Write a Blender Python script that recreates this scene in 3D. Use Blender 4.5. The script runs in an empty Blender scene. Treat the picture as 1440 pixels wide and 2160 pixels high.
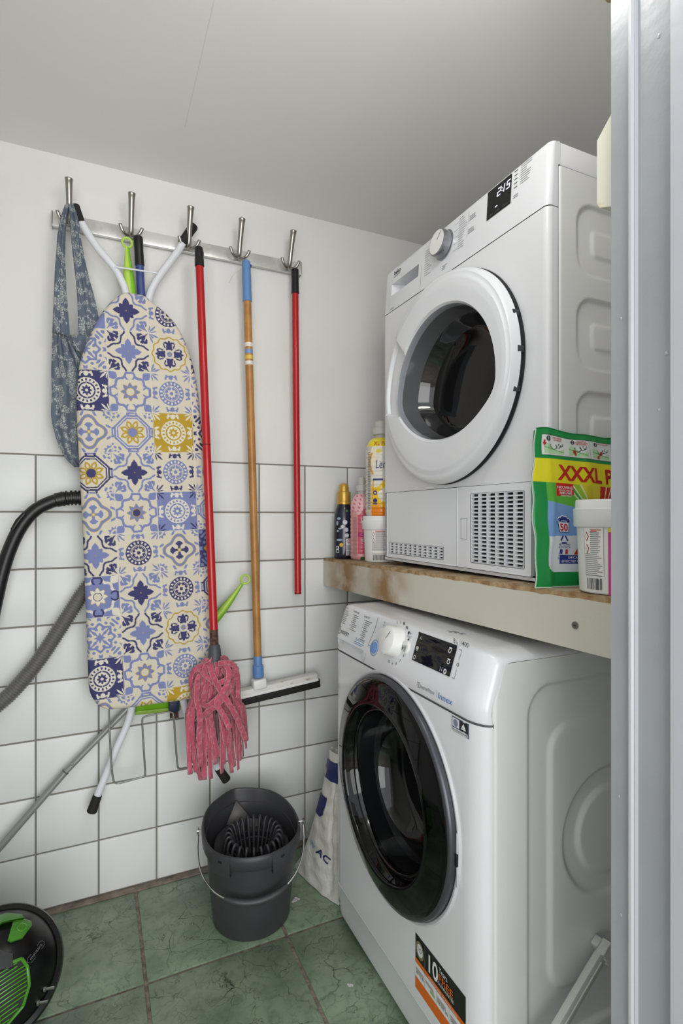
import bpy, bmesh, math, random
import numpy as np
from mathutils import Vector, Matrix
random.seed(7); np.random.seed(7)
PI = math.pi
scene = bpy.context.scene
COL = scene.collection
# ------------------------------------------------------------------ camera
CAM_H, YAW, FPX, HOR = 1.065, math.radians(24.6), 1134.0, 1088.0
cam = bpy.data.cameras.new('camera'); camo = bpy.data.objects.new('camera', cam); COL.objects.link(camo)
camo.location = (0, 0, CAM_H); camo.rotation_euler = (PI/2, 0, -YAW)
cam.sensor_fit = 'HORIZONTAL'; cam.sensor_width = 36.0; cam.lens = FPX/1440*36.0
cam.shift_y = (HOR-1080)/1440.0; cam.clip_start = 0.02
scene.camera = camo
# ------------------------------------------------------------------ world, lights, exposure
world = bpy.data.worlds.new('world'); scene.world = world; world.use_nodes = True
world.node_tree.nodes['Background'].inputs[0].default_value = (0.93, 0.97, 1.0, 1)
world.node_tree.nodes['Background'].inputs[1].default_value = 0.9
def area(name, loc, target, sx, sy, power, col):
    l = bpy.data.lights.new(name, 'AREA'); l.shape = 'RECTANGLE'; l.size = sx; l.size_y = sy; l.energy = power; l.color = col
    o = bpy.data.objects.new(name, l); COL.objects.link(o); o.location = loc
    o.rotation_euler = (Vector(target)-Vector(loc)).to_track_quat('-Z', 'Y').to_euler(); return o
area('hall_daylight', (0.05, -1.5, 0.95), (0.20, 1.65, 1.20), 2.2, 1.7, 24, (1.0, 0.992, 0.968))
LAMP_POS, LAMP_R, LAMP_STRENGTH = (0.42, 0.535, 1.88), 0.085, 9.0      # globe lamp added unseen above the frame, lights room and ceiling
scene.view_settings.view_transform = 'Standard'; scene.view_settings.look = 'None'
scene.view_settings.gamma = 1.0; scene.view_settings.use_curve_mapping = False
scene.view_settings.exposure = 0.85
# ------------------------------------------------------------------ measuring: photo point -> place on a known plane
_s, _c = math.sin(YAW), math.cos(YAW)
def _ray(x, y):
    r = (x-720)/FPX; return (_s+r*_c, _c-r*_s, -(y-HOR)/FPX)
def hx(x, y, X): d = _ray(x, y); t = X/d[0]; return (X, d[1]*t, CAM_H+d[2]*t)
def hy(x, y, Y): d = _ray(x, y); t = Y/d[1]; return (d[0]*t, Y, CAM_H+d[2]*t)
# ------------------------------------------------------------------ materials
def C(r, g, b):
    f = lambda v: (v/255/12.92) if v/255 <= 0.04045 else ((v/255+0.055)/1.055)**2.4
    return (f(r), f(g), f(b), 1.0)
def mat(name, col, rough=0.5, metal=0.0, coat=0.0, spec=0.5, trans=0.0, ior=1.45, bump=None, var=None, sheen=0.0, emit=None, ani=0.0, croughness=0.05):
    """bump=(scale,strength[,detail]); var=(colour2,scale,lo,hi) noise mix"""
    m = bpy.data.materials.new(name); m.use_nodes = True; nt = m.node_tree; b = nt.nodes['Principled BSDF']
    b.inputs['Base Color'].default_value = col; b.inputs['Roughness'].default_value = rough
    b.inputs['Metallic'].default_value = metal; b.inputs['Coat Weight'].default_value = coat; b.inputs['Coat Roughness'].default_value = croughness
    b.inputs['Specular IOR Level'].default_value = spec; b.inputs['Transmission Weight'].default_value = trans; b.inputs['IOR'].default_value = ior
    if sheen: b.inputs['Sheen Weight'].default_value = sheen
    if ani: b.inputs['Anisotropic'].default_value = ani
    if emit: b.inputs['Emission Color'].default_value = emit[0]; b.inputs['Emission Strength'].default_value = emit[1]
    tc = nt.nodes.new('ShaderNodeTexCoord')
    if var:
        n = nt.nodes.new('ShaderNodeTexNoise'); n.inputs['Scale'].default_value = var[1]; n.inputs['Detail'].default_value = 6
        r = nt.nodes.new('ShaderNodeMapRange'); r.inputs[1].default_value = var[2]; r.inputs[2].default_value = var[3]
        mx = nt.nodes.new('ShaderNodeMix'); mx.data_type = 'RGBA'; mx.inputs[6].default_value = col; mx.inputs[7].default_value = var[0]
        nt.links.new(tc.outputs['Object'], n.inputs['Vector']); nt.links.new(n.outputs[0], r.inputs[0]); nt.links.new(r.outputs[0], mx.inputs[0]); nt.links.new(mx.outputs[2], b.inputs['Base Color'])
    if bump:
        n2 = nt.nodes.new('ShaderNodeTexNoise'); n2.inputs['Scale'].default_value = bump[0]; n2.inputs['Detail'].default_value = bump[2] if len(bump) > 2 else 3
        bp = nt.nodes.new('ShaderNodeBump'); bp.inputs['Strength'].default_value = bump[1]; bp.inputs['Distance'].default_value = 0.004
        nt.links.new(tc.outputs['Object'], n2.inputs['Vector']); nt.links.new(n2.outputs[0], bp.inputs['Height']); nt.links.new(bp.outputs[0], b.inputs['Normal'])
    return m
def vcol_mat(name, rough=0.7, coat=0.0, bump=None, spec=0.4, sheen=0.0):
    m = mat(name, (1, 1, 1, 1), rough, coat=coat, bump=bump, spec=spec, sheen=sheen); nt = m.node_tree
    a = nt.nodes.new('ShaderNodeVertexColor'); a.layer_name = 'print'
    nt.links.new(a.outputs[0], nt.nodes['Principled BSDF'].inputs['Base Color']); return m
M = {}
M['plaster'] = mat('white_plaster', C(228, 227, 225), 0.75, bump=(9, 0.25, 8), var=(C(222, 221, 218), 3, .45, .7))
M['ceiling'] = mat('ceiling_paint', C(234, 234, 231), 0.8, bump=(14, 0.2, 8))
M['tile'] = mat('glazed_white_tile', C(226, 227, 225), 0.36, coat=0.06, croughness=.2, spec=.35, bump=(16, 0.06, 2), var=(C(220, 221, 219), 5, .4, .7))
M['grout'] = mat('grey_wall_grout', C(130, 126, 119), 0.9, bump=(120, .5))
M['fgrout'] = mat('floor_grout', C(142, 130, 118), 0.95, bump=(160, .8, 6), var=(C(104, 94, 84), 60, .4, .65))
M['mortar'] = mat('mortar_strip', C(140, 128, 116), 0.95, bump=(140, .9, 6), var=(C(104, 94, 84), 30, .4, .65))
M['frame'] = mat('grey_gloss_frame_paint', C(160, 164, 168), 0.32, bump=(30, .25, 6), var=(C(154, 158, 162), 9, .4, .7))
M['frame_hi'] = mat('lit_frame_paint_and_knocks', C(184, 187, 193), 0.3, bump=(30, .2, 6))  # lighter frame paint: light on the bead put into colour; also rebate, knocks
M['hallwall'] = mat('hall_wall_paint', C(225, 223, 218), 0.8, bump=(12, .2))
M['cream'] = mat('aged_cream_plastic', C(226, 222, 206), 0.4, var=(C(206, 190, 150), 30, .58, .75), bump=(40, .1))
M['appl'] = mat('white_appliance_enamel', C(226, 227, 230), 0.22, coat=0.35, spec=.5)
M['appl2'] = mat('white_appliance_plastic', C(226, 228, 232), 0.2, coat=0.3)
M['sidepanel'] = mat('white_appliance_side_steel', C(228, 229, 228), 0.3, coat=0.15, bump=(420, .03, 2))
M['white'] = mat('white_plastic', C(232, 232, 230), 0.3)
M['whitepaint'] = mat('white_tube_paint', C(222, 224, 230), 0.3)
M['seam'] = mat('dark_seam', C(90, 90, 92), 0.6)
M['black'] = mat('black_plastic', C(24, 24, 25), 0.35, bump=(200, .05))
M['blackgloss'] = mat('black_gloss_glass', C(5, 5, 6), 0.03, spec=.38)
M['lcd'] = mat('black_display_glass', C(10, 10, 12), 0.04, spec=.5)
M['dark'] = mat('dark_void', C(16, 16, 17), 0.8)
M['greyring'] = mat('satin_grey_ring', C(78, 80, 86), 0.3, metal=.5)
M['chrome'] = mat('chrome', C(205, 205, 205), 0.1, metal=1)
M['brushed'] = mat('brushed_steel', C(232, 231, 229), 0.36, metal=.5, ani=.6, var=(C(206, 205, 202), 14, .45, .6))
M['nickel'] = mat('satin_nickel', C(168, 165, 158), 0.3, metal=1)
M['drum'] = mat('steel_drum', C(90, 90, 92), 0.35, metal=.9)
M['gasket'] = mat('grey_rubber_gasket', C(52, 53, 56), 0.5)
M['glass'] = mat('smoked_bowl_glass', C(200, 204, 205), 0.02, trans=1.0, ior=1.5)
M['glass2'] = mat('dark_door_glass', C(40, 40, 42), 0.02, trans=.6, ior=1.45, spec=.7)
M['ink'] = mat('grey_print_ink', C(120, 122, 126), 0.6)
M['inkd'] = mat('dark_print_ink', C(52, 54, 60), 0.6)
M['inkb'] = mat('blue_print_ink', C(96, 140, 196), 0.6)
M['inkw'] = mat('white_print_ink', C(222, 222, 222), 0.5)
M['inko'] = mat('orange_print_ink', C(214, 104, 26), 0.5)
M['inkr'] = mat('red_print_ink', C(186, 34, 34), 0.45)
M['inknavy'] = mat('navy_print_ink', C(48, 58, 128), 0.45)
M['led'] = mat('white_led_segments', C(230, 230, 250), 0.5, emit=(C(225, 225, 255), 2.2))
M['shelfpaint'] = mat('worn_cream_paint', C(206, 201, 188), 0.6, bump=(40, .25, 6))
M['wood'] = mat('varnished_wood', C(190, 136, 70), 0.35, coat=.2)
M['rawwood'] = mat('raw_chipboard', C(182, 158, 122), 0.9, bump=(120, .8, 6), var=(C(146, 114, 76), 40, .4, .62))
M['red'] = mat('red_lacquer', C(176, 20, 28), 0.28, coat=.2)
M['rust'] = mat('rusty_ferrule', C(98, 70, 56), 0.8, var=(C(62, 42, 36), 120, .4, .6), bump=(200, .5))
M['blueplastic'] = mat('blue_plastic', C(98, 138, 192), 0.4)
M['blueshaft'] = mat('dark_blue_metal', C(62, 76, 134), 0.35, var=(C(190, 185, 170), 25, .66, .7))
M['green'] = mat('lime_green_plastic', C(124, 190, 40), 0.32)
M['green2'] = mat('pale_lime_grip', C(176, 210, 84), 0.4)
M['rubber'] = mat('black_rubber', C(30, 28, 28), 0.7, bump=(160, .2))
M['bucket'] = mat('anthracite_plastic', C(58, 58, 61), 0.42, bump=(260, .06))
M['hose'] = mat('grey_corrugated_hose', C(104, 103, 99), 0.3, coat=.2)
M['tube'] = mat('grey_painted_tube', C(146, 147, 145), 0.35, metal=.3)
M['bristle'] = mat('brown_bristles', C(96, 66, 52), 0.9, bump=(300, 1.0))
M['gold'] = mat('gold_cap_plastic', C(206, 164, 72), 0.3, metal=.45)
M['capgrey'] = mat('translucent_grey_cap', C(190, 190, 184), 0.3, spec=.5)
M['string'] = mat('white_string', C(210, 206, 196), 0.8)
M['lint'] = mat('grey_lint', C(190, 186, 190), 0.95)
M['smear'] = mat('grey_scuff', C(128, 130, 140), 0.8)
M['vacblack'] = mat('vacuum_black_plastic', C(13, 13, 14), 0.28, spec=.4)
M['vacgreen'] = mat('vacuum_green_plastic', C(66, 130, 34), 0.28, coat=.2)
def mop_material():
    m = mat('pink_microfibre', C(190, 82, 104), 0.95, bump=(260, 1.0, 5), var=(C(216, 150, 160), 110, .50, .66), sheen=.3); return m
M['pink'] = mop_material()
def floor_tile_material():
    m = mat('green_marbled_tile', C(96, 124, 98), 0.3, coat=0.12, bump=(20, .12, 4)); nt = m.node_tree; b = nt.nodes['Principled BSDF']
    g = nt.nodes.new('ShaderNodeNewGeometry')
    def noise(sc, det, dist=0): 
        n = nt.nodes.new('ShaderNodeTexNoise'); n.inputs['Scale'].default_value = sc; n.inputs['Detail'].default_value = det; n.inputs['Distortion'].default_value = dist
        nt.links.new(g.outputs['Position'], n.inputs['Vector']); return n
    def rng(src, a, bb, lo=0, hi=1):
        r = nt.nodes.new('ShaderNodeMapRange'); r.inputs[1].default_value = a; r.inputs[2].default_value = bb; r.inputs[3].default_value = lo; r.inputs[4].default_value = hi
        nt.links.new(src, r.inputs[0]); return r.outputs[0]
    def mix(f, a, bb):
        x = nt.nodes.new('ShaderNodeMix'); x.data_type = 'RGBA'; nt.links.new(f, x.inputs[0])
        for v, i in ((a, 6), (bb, 7)):
            if isinstance(v, tuple): x.inputs[i].default_value = v
            else: nt.links.new(v, x.inputs[i])
        return x.outputs[2]
    c = mix(rng(noise(7, 8).outputs[0], .35, .65), C(102, 122, 97), C(136, 155, 129))
    c = mix(rng(noise(45, 4, .6).outputs[0], .50, .72, 0, .6), c, C(90, 108, 87))
    # fine dark veins
    wp = noise(9, 6, .2); add = nt.nodes.new('ShaderNodeMixRGB'); add.blend_type = 'ADD'; add.inputs[0].default_value = .16
    nt.links.new(g.outputs['Position'], add.inputs[1]); nt.links.new(wp.outputs[1], add.inputs[2])
    for sc, w, cc in ((9, .020, C(40, 50, 42)), (17, .016, C(46, 58, 48)), (31, .022, C(66, 80, 66))):
        v = nt.nodes.new('ShaderNodeTexVoronoi'); v.feature = 'DISTANCE_TO_EDGE'; v.inputs['Scale'].default_value = sc
        nt.links.new(add.outputs[0], v.inputs['Vector'])
        ln = rng(v.outputs['Distance'], 0, w, 1, 0)
        mk = nt.nodes.new('ShaderNodeMath'); mk.operation = 'MULTIPLY'; nt.links.new(ln, mk.inputs[0])
        nt.links.new(rng(noise(6+sc/4, 4).outputs[0], .44, .60), mk.inputs[1])
        c = mix(mk.outputs[0], c, cc)
    nt.links.new(c, b.inputs['Base Color']); return m
M['pinkv'] = vcol_mat('pink_microfibre_strip', .95, bump=(300, 1.0, 5), sheen=.25)
M['ftile'] = floor_tile_material()
def shelf_material():
    m = M['shelfpaint']; nt = m.node_tree; b = nt.nodes['Principled BSDF']
    g = nt.nodes.new('ShaderNodeNewGeometry'); sp = nt.nodes.new('ShaderNodeSeparateXYZ'); nt.links.new(g.outputs['Position'], sp.inputs[0])
    mp = nt.nodes.new('ShaderNodeMapping'); mp.inputs['Scale'].default_value = (8, 8, 9); nt.links.new(g.outputs['Position'], mp.inputs[0])
    n = nt.nodes.new('ShaderNodeTexNoise'); n.inputs['Scale'].default_value = 1.6; n.inputs['Detail'].default_value = 7; nt.links.new(mp.outputs[0], n.inputs['Vector'])
    def blob(y0, w):
        a = nt.nodes.new('ShaderNodeMath'); a.operation = 'SUBTRACT'; nt.links.new(sp.outputs[1], a.inputs[0]); a.inputs[1].default_value = y0
        q = nt.nodes.new('ShaderNodeMath'); q.operation = 'ABSOLUTE'; nt.links.new(a.outputs[0], q.inputs[0])
        r = nt.nodes.new('ShaderNodeMapRange'); r.inputs[1].default_value = w; r.inputs[2].default_value = 0; r.inputs[3].default_value = 0; r.inputs[4].default_value = 1.15; nt.links.new(q.outputs[0], r.inputs[0]); return r.outputs[0]
    s = nt.nodes.new('ShaderNodeMath'); s.operation = 'MAXIMUM'; nt.links.new(blob(1.48, .17), s.inputs[0]); nt.links.new(blob(1.225, .14), s.inputs[1])
    t = nt.nodes.new('ShaderNodeMath'); t.operation = 'MULTIPLY'; nt.links.new(s.outputs[0], t.inputs[0])
    r = nt.nodes.new('ShaderNodeMapRange'); r.inputs[1].default_value = .30; r.inputs[2].default_value = .60; nt.links.new(n.outputs[0], r.inputs[0]); nt.links.new(r.outputs[0], t.inputs[1])
    x = nt.nodes.new('ShaderNodeMix'); x.data_type = 'RGBA'; nt.links.new(t.outputs[0], x.inputs[0]); x.inputs[6].default_value = C(206, 201, 188); x.inputs[7].default_value = C(150, 116, 74)
    nt.links.new(x.outputs[2], b.inputs['Base Color'])
shelf_material()
def bag_material():
    m = mat('blue_floral_cotton', C(98, 108, 120), 0.85, bump=(60, .2, 4)); nt = m.node_tree; b = nt.nodes['Principled BSDF']
    g = nt.nodes.new('ShaderNodeNewGeometry')
    n = nt.nodes.new('ShaderNodeTexNoise'); n.inputs['Scale'].default_value = 55; n.inputs['Detail'].default_value = 1.5; nt.links.new(g.outputs['Position'], n.inputs['Vector'])
    v = nt.nodes.new('ShaderNodeTexVoronoi'); v.feature = 'DISTANCE_TO_EDGE'; v.inputs['Scale'].default_value = 190; nt.links.new(g.outputs['Position'], v.inputs['Vector'])
    r1 = nt.nodes.new('ShaderNodeMapRange'); r1.inputs[1].default_value = .47; r1.inputs[2].default_value = .54; nt.links.new(n.outputs[0], r1.inputs[0])
    r2 = nt.nodes.new('ShaderNodeMapRange'); r2.inputs[1].default_value = .06; r2.inputs[2].default_value = .16; nt.links.new(v.outputs['Distance'], r2.inputs[0])
    t = nt.nodes.new('ShaderNodeMath'); t.operation = 'MULTIPLY'; nt.links.new(r1.outputs[0], t.inputs[0]); nt.links.new(r2.outputs[0], t.inputs[1])
    x = nt.nodes.new('ShaderNodeMix'); x.data_type = 'RGBA'; nt.links.new(t.outputs[0], x.inputs[0]); x.inputs[6].default_value = C(94, 105, 119); x.inputs[7].default_value = C(176, 180, 176)
    nt.links.new(x.outputs[2], b.inputs['Base Color']); return m
M['bag'] = bag_material()
M['sack'] = mat('white_woven_sack', C(214, 212, 205), 0.5, bump=(90, .5, 5), var=(C(196, 192, 184), 14, .4, .7))
M['cover'] = vcol_mat('printed_cotton_cover', 0.85, bump=(700, .25, 2))
M['pouch'] = vcol_mat('printed_glossy_pouch', 0.25, coat=.5, bump=(22, .35, 3))
M['label'] = vcol_mat('printed_glossy_label', 0.25, coat=.4)
# ------------------------------------------------------------------ mesh helpers
def smooth(e0, e1, x):
    t = np.clip((np.asarray(x, float)-e0)/(e1-e0), 0, 1); return t*t*(3-2*t)
class MB:
    def __init__(s): s.v = []; s.f = []
    def add(s, v, f):
        o = len(s.v); s.v += [tuple(map(float, p)) for p in v]; s.f += [tuple(i+o for i in q) for q in f]; return s
    def box(s, lo, hi, bev=0.0, seg=2, fr=None):
        lo = Vector(lo); hi = Vector(hi); bm = bmesh.new(); bmesh.ops.create_cube(bm, size=1)
        d = hi-lo; c = (hi+lo)/2
        for v in bm.verts: v.co = Vector((v.co.x*d.x, v.co.y*d.y, v.co.z*d.z))+c
        if bev: bmesh.ops.bevel(bm, geom=bm.edges[:], offset=bev, segments=seg, profile=.5, affect='EDGES')
        bm.verts.index_update(); vs = [(fr @ v.co) if fr else v.co.copy() for v in bm.verts]; fs = [[v.index for v in f.verts] for f in bm.faces]; bm.free(); return s.add(vs, fs)
    def tube(s, pts, r, n=12, caps=True, flat=1.0, up=None):
        pts = [Vector(p) for p in pts]; m = len(pts); rs = r if hasattr(r, '__len__') else [r]*m
        T = []
        for i in range(m):
            a = pts[max(i-1, 0)]; b = pts[min(i+1, m-1)]; T.append((b-a).normalized())
        u = Vector(up) if up else (Vector((0, 0, 1)) if abs(T[0].z) < .9 else Vector((1, 0, 0)))
        u = (u-T[0]*u.dot(T[0])).normalized(); vs = []; fs = []
        for i in range(m):
            u = (u-T[i]*u.dot(T[i])).normalized(); w = T[i].cross(u)
            for k in range(n):
                a = 2*PI*k/n; vs.append(pts[i]+u*(rs[i]*math.cos(a))+w*(rs[i]*flat*math.sin(a)))
        for i in range(m-1):
            for k in range(n): fs.append((i*n+k, i*n+(k+1) % n, (i+1)*n+(k+1) % n, (i+1)*n+k))
        if caps: fs.append(tuple(range(n-1, -1, -1))); fs.append(tuple((m-1)*n+k for k in range(n)))
        return s.add(vs, fs)
    def lathe(s, prof, n=32, o=(0, 0, 0), ax=(0, 0, 1), cap0=False, cap1=False, sx=1.0, ref=None):
        ax = Vector(ax).normalized(); o = Vector(o); u = Vector(ref) if ref else (Vector((1, 0, 0)) if abs(ax.x) < .9 else Vector((0, 1, 0)))
        u = (u-ax*u.dot(ax)).normalized(); w = ax.cross(u); vs = []; fs = []
        for r, h in prof:
            for k in range(n):
                a = 2*PI*k/n; vs.append(o+ax*h+u*(r*sx*math.cos(a))+w*(r*math.sin(a)))
        for i in range(len(prof)-1):
            for k in range(n): fs.append((i*n+k, i*n+(k+1) % n, (i+1)*n+(k+1) % n, (i+1)*n+k))
        m = len(prof)
        if cap0: fs.append(tuple(range(n-1, -1, -1)))
        if cap1: fs.append(tuple((m-1)*n+k for k in range(n)))
        return s.add(vs, fs)
    def prism(s, poly, fn, d0, d1):
        n = len(poly); vs = [fn(a, b, d0) for a, b in poly]+[fn(a, b, d1) for a, b in poly]
        fs = [tuple(range(n-1, -1, -1)), tuple(range(n, 2*n))]+[(i, (i+1) % n, n+(i+1) % n, n+i) for i in range(n)]
        return s.add(vs, fs)
    def grid(s, P, closeu=False, closev=False, skip=None):
        nu, nv = P.shape[:2]; vs = P.reshape(-1, 3).tolist(); fs = []
        for i in range(nu if closeu else nu-1):
            for j in range(nv if closev else nv-1):
                if skip and skip(i, j): continue
                a = i*nv+j; b = ((i+1) % nu)*nv+j; c = ((i+1) % nu)*nv+(j+1) % nv; d = i*nv+(j+1) % nv; fs.append((a, b, c, d))
        return s.add(vs, fs)
    def build(s, name, m, parent=None, ang=35, kind=None, solid=None, label=None, flip=False):
        me = bpy.data.meshes.new(name); off = rootloc(parent)
        me.from_pydata([(p[0]-off[0], p[1]-off[1], p[2]-off[2]) for p in s.v], [], s.f)
        bm = bmesh.new(); bm.from_mesh(me); bmesh.ops.recalc_face_normals(bm, faces=bm.faces[:])
        bm.to_mesh(me); bm.free()
        me.materials.append(M[m] if isinstance(m, str) else m)
        me.shade_smooth()
        if ang < 180: me.set_sharp_from_angle(angle=math.radians(ang))
        o = bpy.data.objects.new(name, me); COL.objects.link(o)
        if parent: o.parent = parent
        if kind: o['kind'] = kind
        if label: o['label'] = label
        if solid:
            md = o.modifiers.new('thickness', 'SOLIDIFY'); md.thickness = solid; md.offset = 0
        return o
def rootloc(p):
    while p is not None and p.parent is not None: p = p.parent
    return tuple(p.location) if p is not None else (0, 0, 0)
def thing(name, label, cat, loc=(0, 0, 0), group=None):
    o = bpy.data.objects.new(name, None); COL.objects.link(o); o.location = loc; o.empty_display_size = .05
    o['label'] = label; o['category'] = cat
    if group: o['group'] = group
    return o
def tag(o, label, cat, group=None):
    o['label'] = label; o['category'] = cat
    if group: o['group'] = group
    return o
def struct(o): o['kind'] = 'structure'; return o
def spline(pts, k=8):
    P = [np.array(p, float) for p in pts]; P = [2*P[0]-P[1]]+P+[2*P[-1]-P[-2]]; out = []
    for i in range(1, len(P)-2):
        for j in range(k):
            t = j/k; a, b, c, d = P[i-1], P[i], P[i+1], P[i+2]
            out.append(.5*((2*b)+(-a+c)*t+(2*a-5*b+4*c-d)*t*t+(-a+3*b-3*c+d)*t**3))
    out.append(P[-2]); return [tuple(q) for q in out]
def np_grid_obj(name, P, m, parent, cols=None, mask=None, solid=None):
    """fast grid mesh with optional vertex colours (linear rgb)"""
    nu, nv = P.shape[:2]; off = np.array(rootloc(parent)); V = (P.reshape(-1, 3)-off)
    i, j = np.meshgrid(np.arange(nu-1), np.arange(nv-1), indexing='ij'); a = (i*nv+j).ravel()
    F = np.stack([a, a+1, a+nv+1, a+nv], 1)
    if mask is not None: F = F[mask.ravel()]
    me = bpy.data.meshes.new(name); me.vertices.add(len(V)); me.vertices.foreach_set('co', V.astype('f4').ravel())
    me.loops.add(F.size); me.loops.foreach_set('vertex_index', F.astype('i4').ravel())
    me.polygons.add(len(F)); me.polygons.foreach_set('loop_start', np.arange(0, F.size, 4, dtype='i4'))
    try: me.polygons.foreach_set('loop_total', np.full(len(F), 4, dtype='i4'))
    except Exception: pass
    me.update(calc_edges=True); me.validate()
    if cols is not None:
        at = me.color_attributes.new('print', 'FLOAT_COLOR', 'POINT')
        cc = np.ones((len(V), 4), 'f4'); cc[:, :3] = cols.reshape(-1, 3); at.data.foreach_set('color', cc.ravel())
    me.materials.append(M[m] if isinstance(m, str) else m); me.shade_smooth()
    o = bpy.data.objects.new(name, me); COL.objects.link(o)
    if parent: o.parent = parent
    if solid: md = o.modifiers.new('thickness', 'SOLIDIFY'); md.thickness = solid; md.offset = 0
    return o
def text_mesh(txt, size, bold=0.0, shear=0.0, spacing=1.0):
    cu = bpy.data.curves.new('t', 'FONT'); cu.body = txt; cu.size = size; cu.offset = bold*size; cu.shear = shear; cu.space_character = spacing; cu.resolution_u = 3
    o = bpy.data.objects.new('t', cu); COL.objects.link(o); dg = bpy.context.evaluated_depsgraph_get(); dg.update()
    me = bpy.data.meshes.new_from_object(o.evaluated_get(dg)); v = [tuple(p.co) for p in me.vertices]; f = [tuple(p.vertices) for p in me.polygons]
    bpy.data.objects.remove(o); bpy.data.curves.remove(cu); bpy.data.meshes.remove(me); return v, f
def text(name, txt, fn, a, b, width=None, size=.01, m='inkd', parent=None, bold=0.0, shear=0.0, height=None):
    """flat lettering laid on the surface fn(a,b); (a,b) = left end of the baseline"""
    v, f = text_mesh(txt, 1.0, bold, shear)
    if not v: return None
    xs = [p[0] for p in v]; x0, x1 = min(xs), max(xs); sx = (width/(x1-x0)) if width else size; sy = (height/0.73) if height else (size if size else sx)
    mb = MB(); mb.add([fn(a+(p[0]-x0)*sx, b+p[1]*sy) for p in v], f); return mb.build(name, m, parent, ang=180)
def patch(mb, fn, a0, a1, b0, b1, na=1, nb=1):
    P = np.array([[fn(a0+(a1-a0)*i/na, b0+(b1-b0)*j/nb) for j in range(nb+1)] for i in range(na+1)]); return mb.grid(P)
def disc(mb, fn, a, b, ra, rb=None, r0=0.0, n=24):
    rb = rb or ra
    if r0: 
        P = np.array([[fn(a+ra*q*math.cos(2*PI*k/n), b+rb*q*math.sin(2*PI*k/n)) for q in (r0, 1)] for k in range(n)]); return mb.grid(P, closeu=True)
    return mb.add([fn(a+ra*math.cos(2*PI*k/n), b+rb*math.sin(2*PI*k/n)) for k in range(n)], [tuple(range(n))])
# ================================================================== the room
WB, CEIL = 1.650, 2.048
XL, XR, YD = -0.80, 1.42, 0.442          # left wall, right wall, room side of the door wall
JX = 0.55                                 # door opening, right reveal
wall_back = struct(MB().box((XL-.1, WB+.0025, -.05), (XR+.1, WB+.12, CEIL+.05)).build('wall_back', 'plaster'))
grout_bed = MB().box((XL, WB+.0015, 0), (XR, WB+.004, 1.231)).build('grout_bed', 'grout', wall_back)
PIT = 0.1538; PZ = 0.1531
tm = MB().box((0, 0, 0), (PIT-.0046, .0075, PZ-.0046), .0012, 2)
t0 = None
for r in range(8):
    for k in range(-5, 11):
        x = -0.145+PIT*k+.0023; z = .004+PZ*r+.0023
        if x < XL or x+PIT > XR+.03: continue
        if t0 is None: t0 = tm.build('wall_tile', 'tile', wall_back); o = t0
        else: o = t0.copy(); COL.objects.link(o)
        o.parent = wall_back; o.location = (x, WB-.0005+random.uniform(-.0004, .0004), z)
        o.rotation_euler = (random.uniform(-.003, .003), 0, random.uniform(-.003, .003))
MB().box((XL, WB-.022, -.004), (XR, WB+.003, .0032), .001).build('mortar_strip', 'mortar', wall_back)
struct(MB().box((XL-.1, YD, -.05), (XL, WB+.003, CEIL+.05)).build('wall_left', 'plaster'))
struct(MB().box((XR, YD, -.05), (XR+.1, WB+.003, CEIL+.05)).build('wall_right', 'plaster'))
wf = MB()
wf.box((JX+.035, .20, -.05), (XR+.1, YD, CEIL+.05)); wf.box((XL-.1, .20, -.05), (-.42, YD, CEIL+.05)); wf.box((-.42, .20, 1.99), (JX+.035, YD, CEIL+.05))
struct(wf.build('wall_front', 'plaster'))
ceiling = struct(MB().box((XL-.1, .20, CEIL), (XR+.1, WB+.12, CEIL+.06)).build('ceiling', 'ceiling'))
# hairline seam in the ceiling board
pa, pb = (.206, 1.40), (.206, .80)
sm = MB().box((pa[0]-.0007, pb[1]-.4, CEIL-.0004), (pa[0]+.0007, pa[1], CEIL+.001)).build('ceiling_seam', mat('ceiling_seam', C(220, 219, 215), .8), ceiling)
# floor
floor = struct(MB().box((XL-.1, .20, -.06), (XR+.1, WB+.02, -.0035)).build('floor', 'fgrout'))
fm = MB().box((0, 0, -.01), (.329, .329, 0), .0015, 2); f0 = None
for i in range(-3, 4):
    for j in range(-4, 2):
        x = .109+.337*i; y = 1.302+.337*j
        lo = (max(x, XL), max(y, .2)); hi = (min(x+.329, XR), min(y+.329, WB-.024))
        if hi[0]-lo[0] < .02 or hi[1]-lo[1] < .004: continue
        if hi[0]-lo[0] > .328 and hi[1]-lo[1] > .328:
            if f0 is None: f0 = fm.build('floor_tile', 'ftile', floor); o = f0
            else: o = f0.copy(); COL.objects.link(o)
            o.parent = floor; o.location = (x, y, random.uniform(-.0004, .0003))
        else:
            MB().box((lo[0], lo[1], -.01), (hi[0], hi[1], 0), .0015, 2).build('floor_tile', 'ftile', floor)
# hall floor in front of the door
struct(MB().box((-2.2, -2.4, -.06), (2.2, .20, -.003)).build('floor', mat('hall_floor_laminate', C(150, 138, 122), .5, var=(C(120, 108, 94), 6, .4, .6))))
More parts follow.
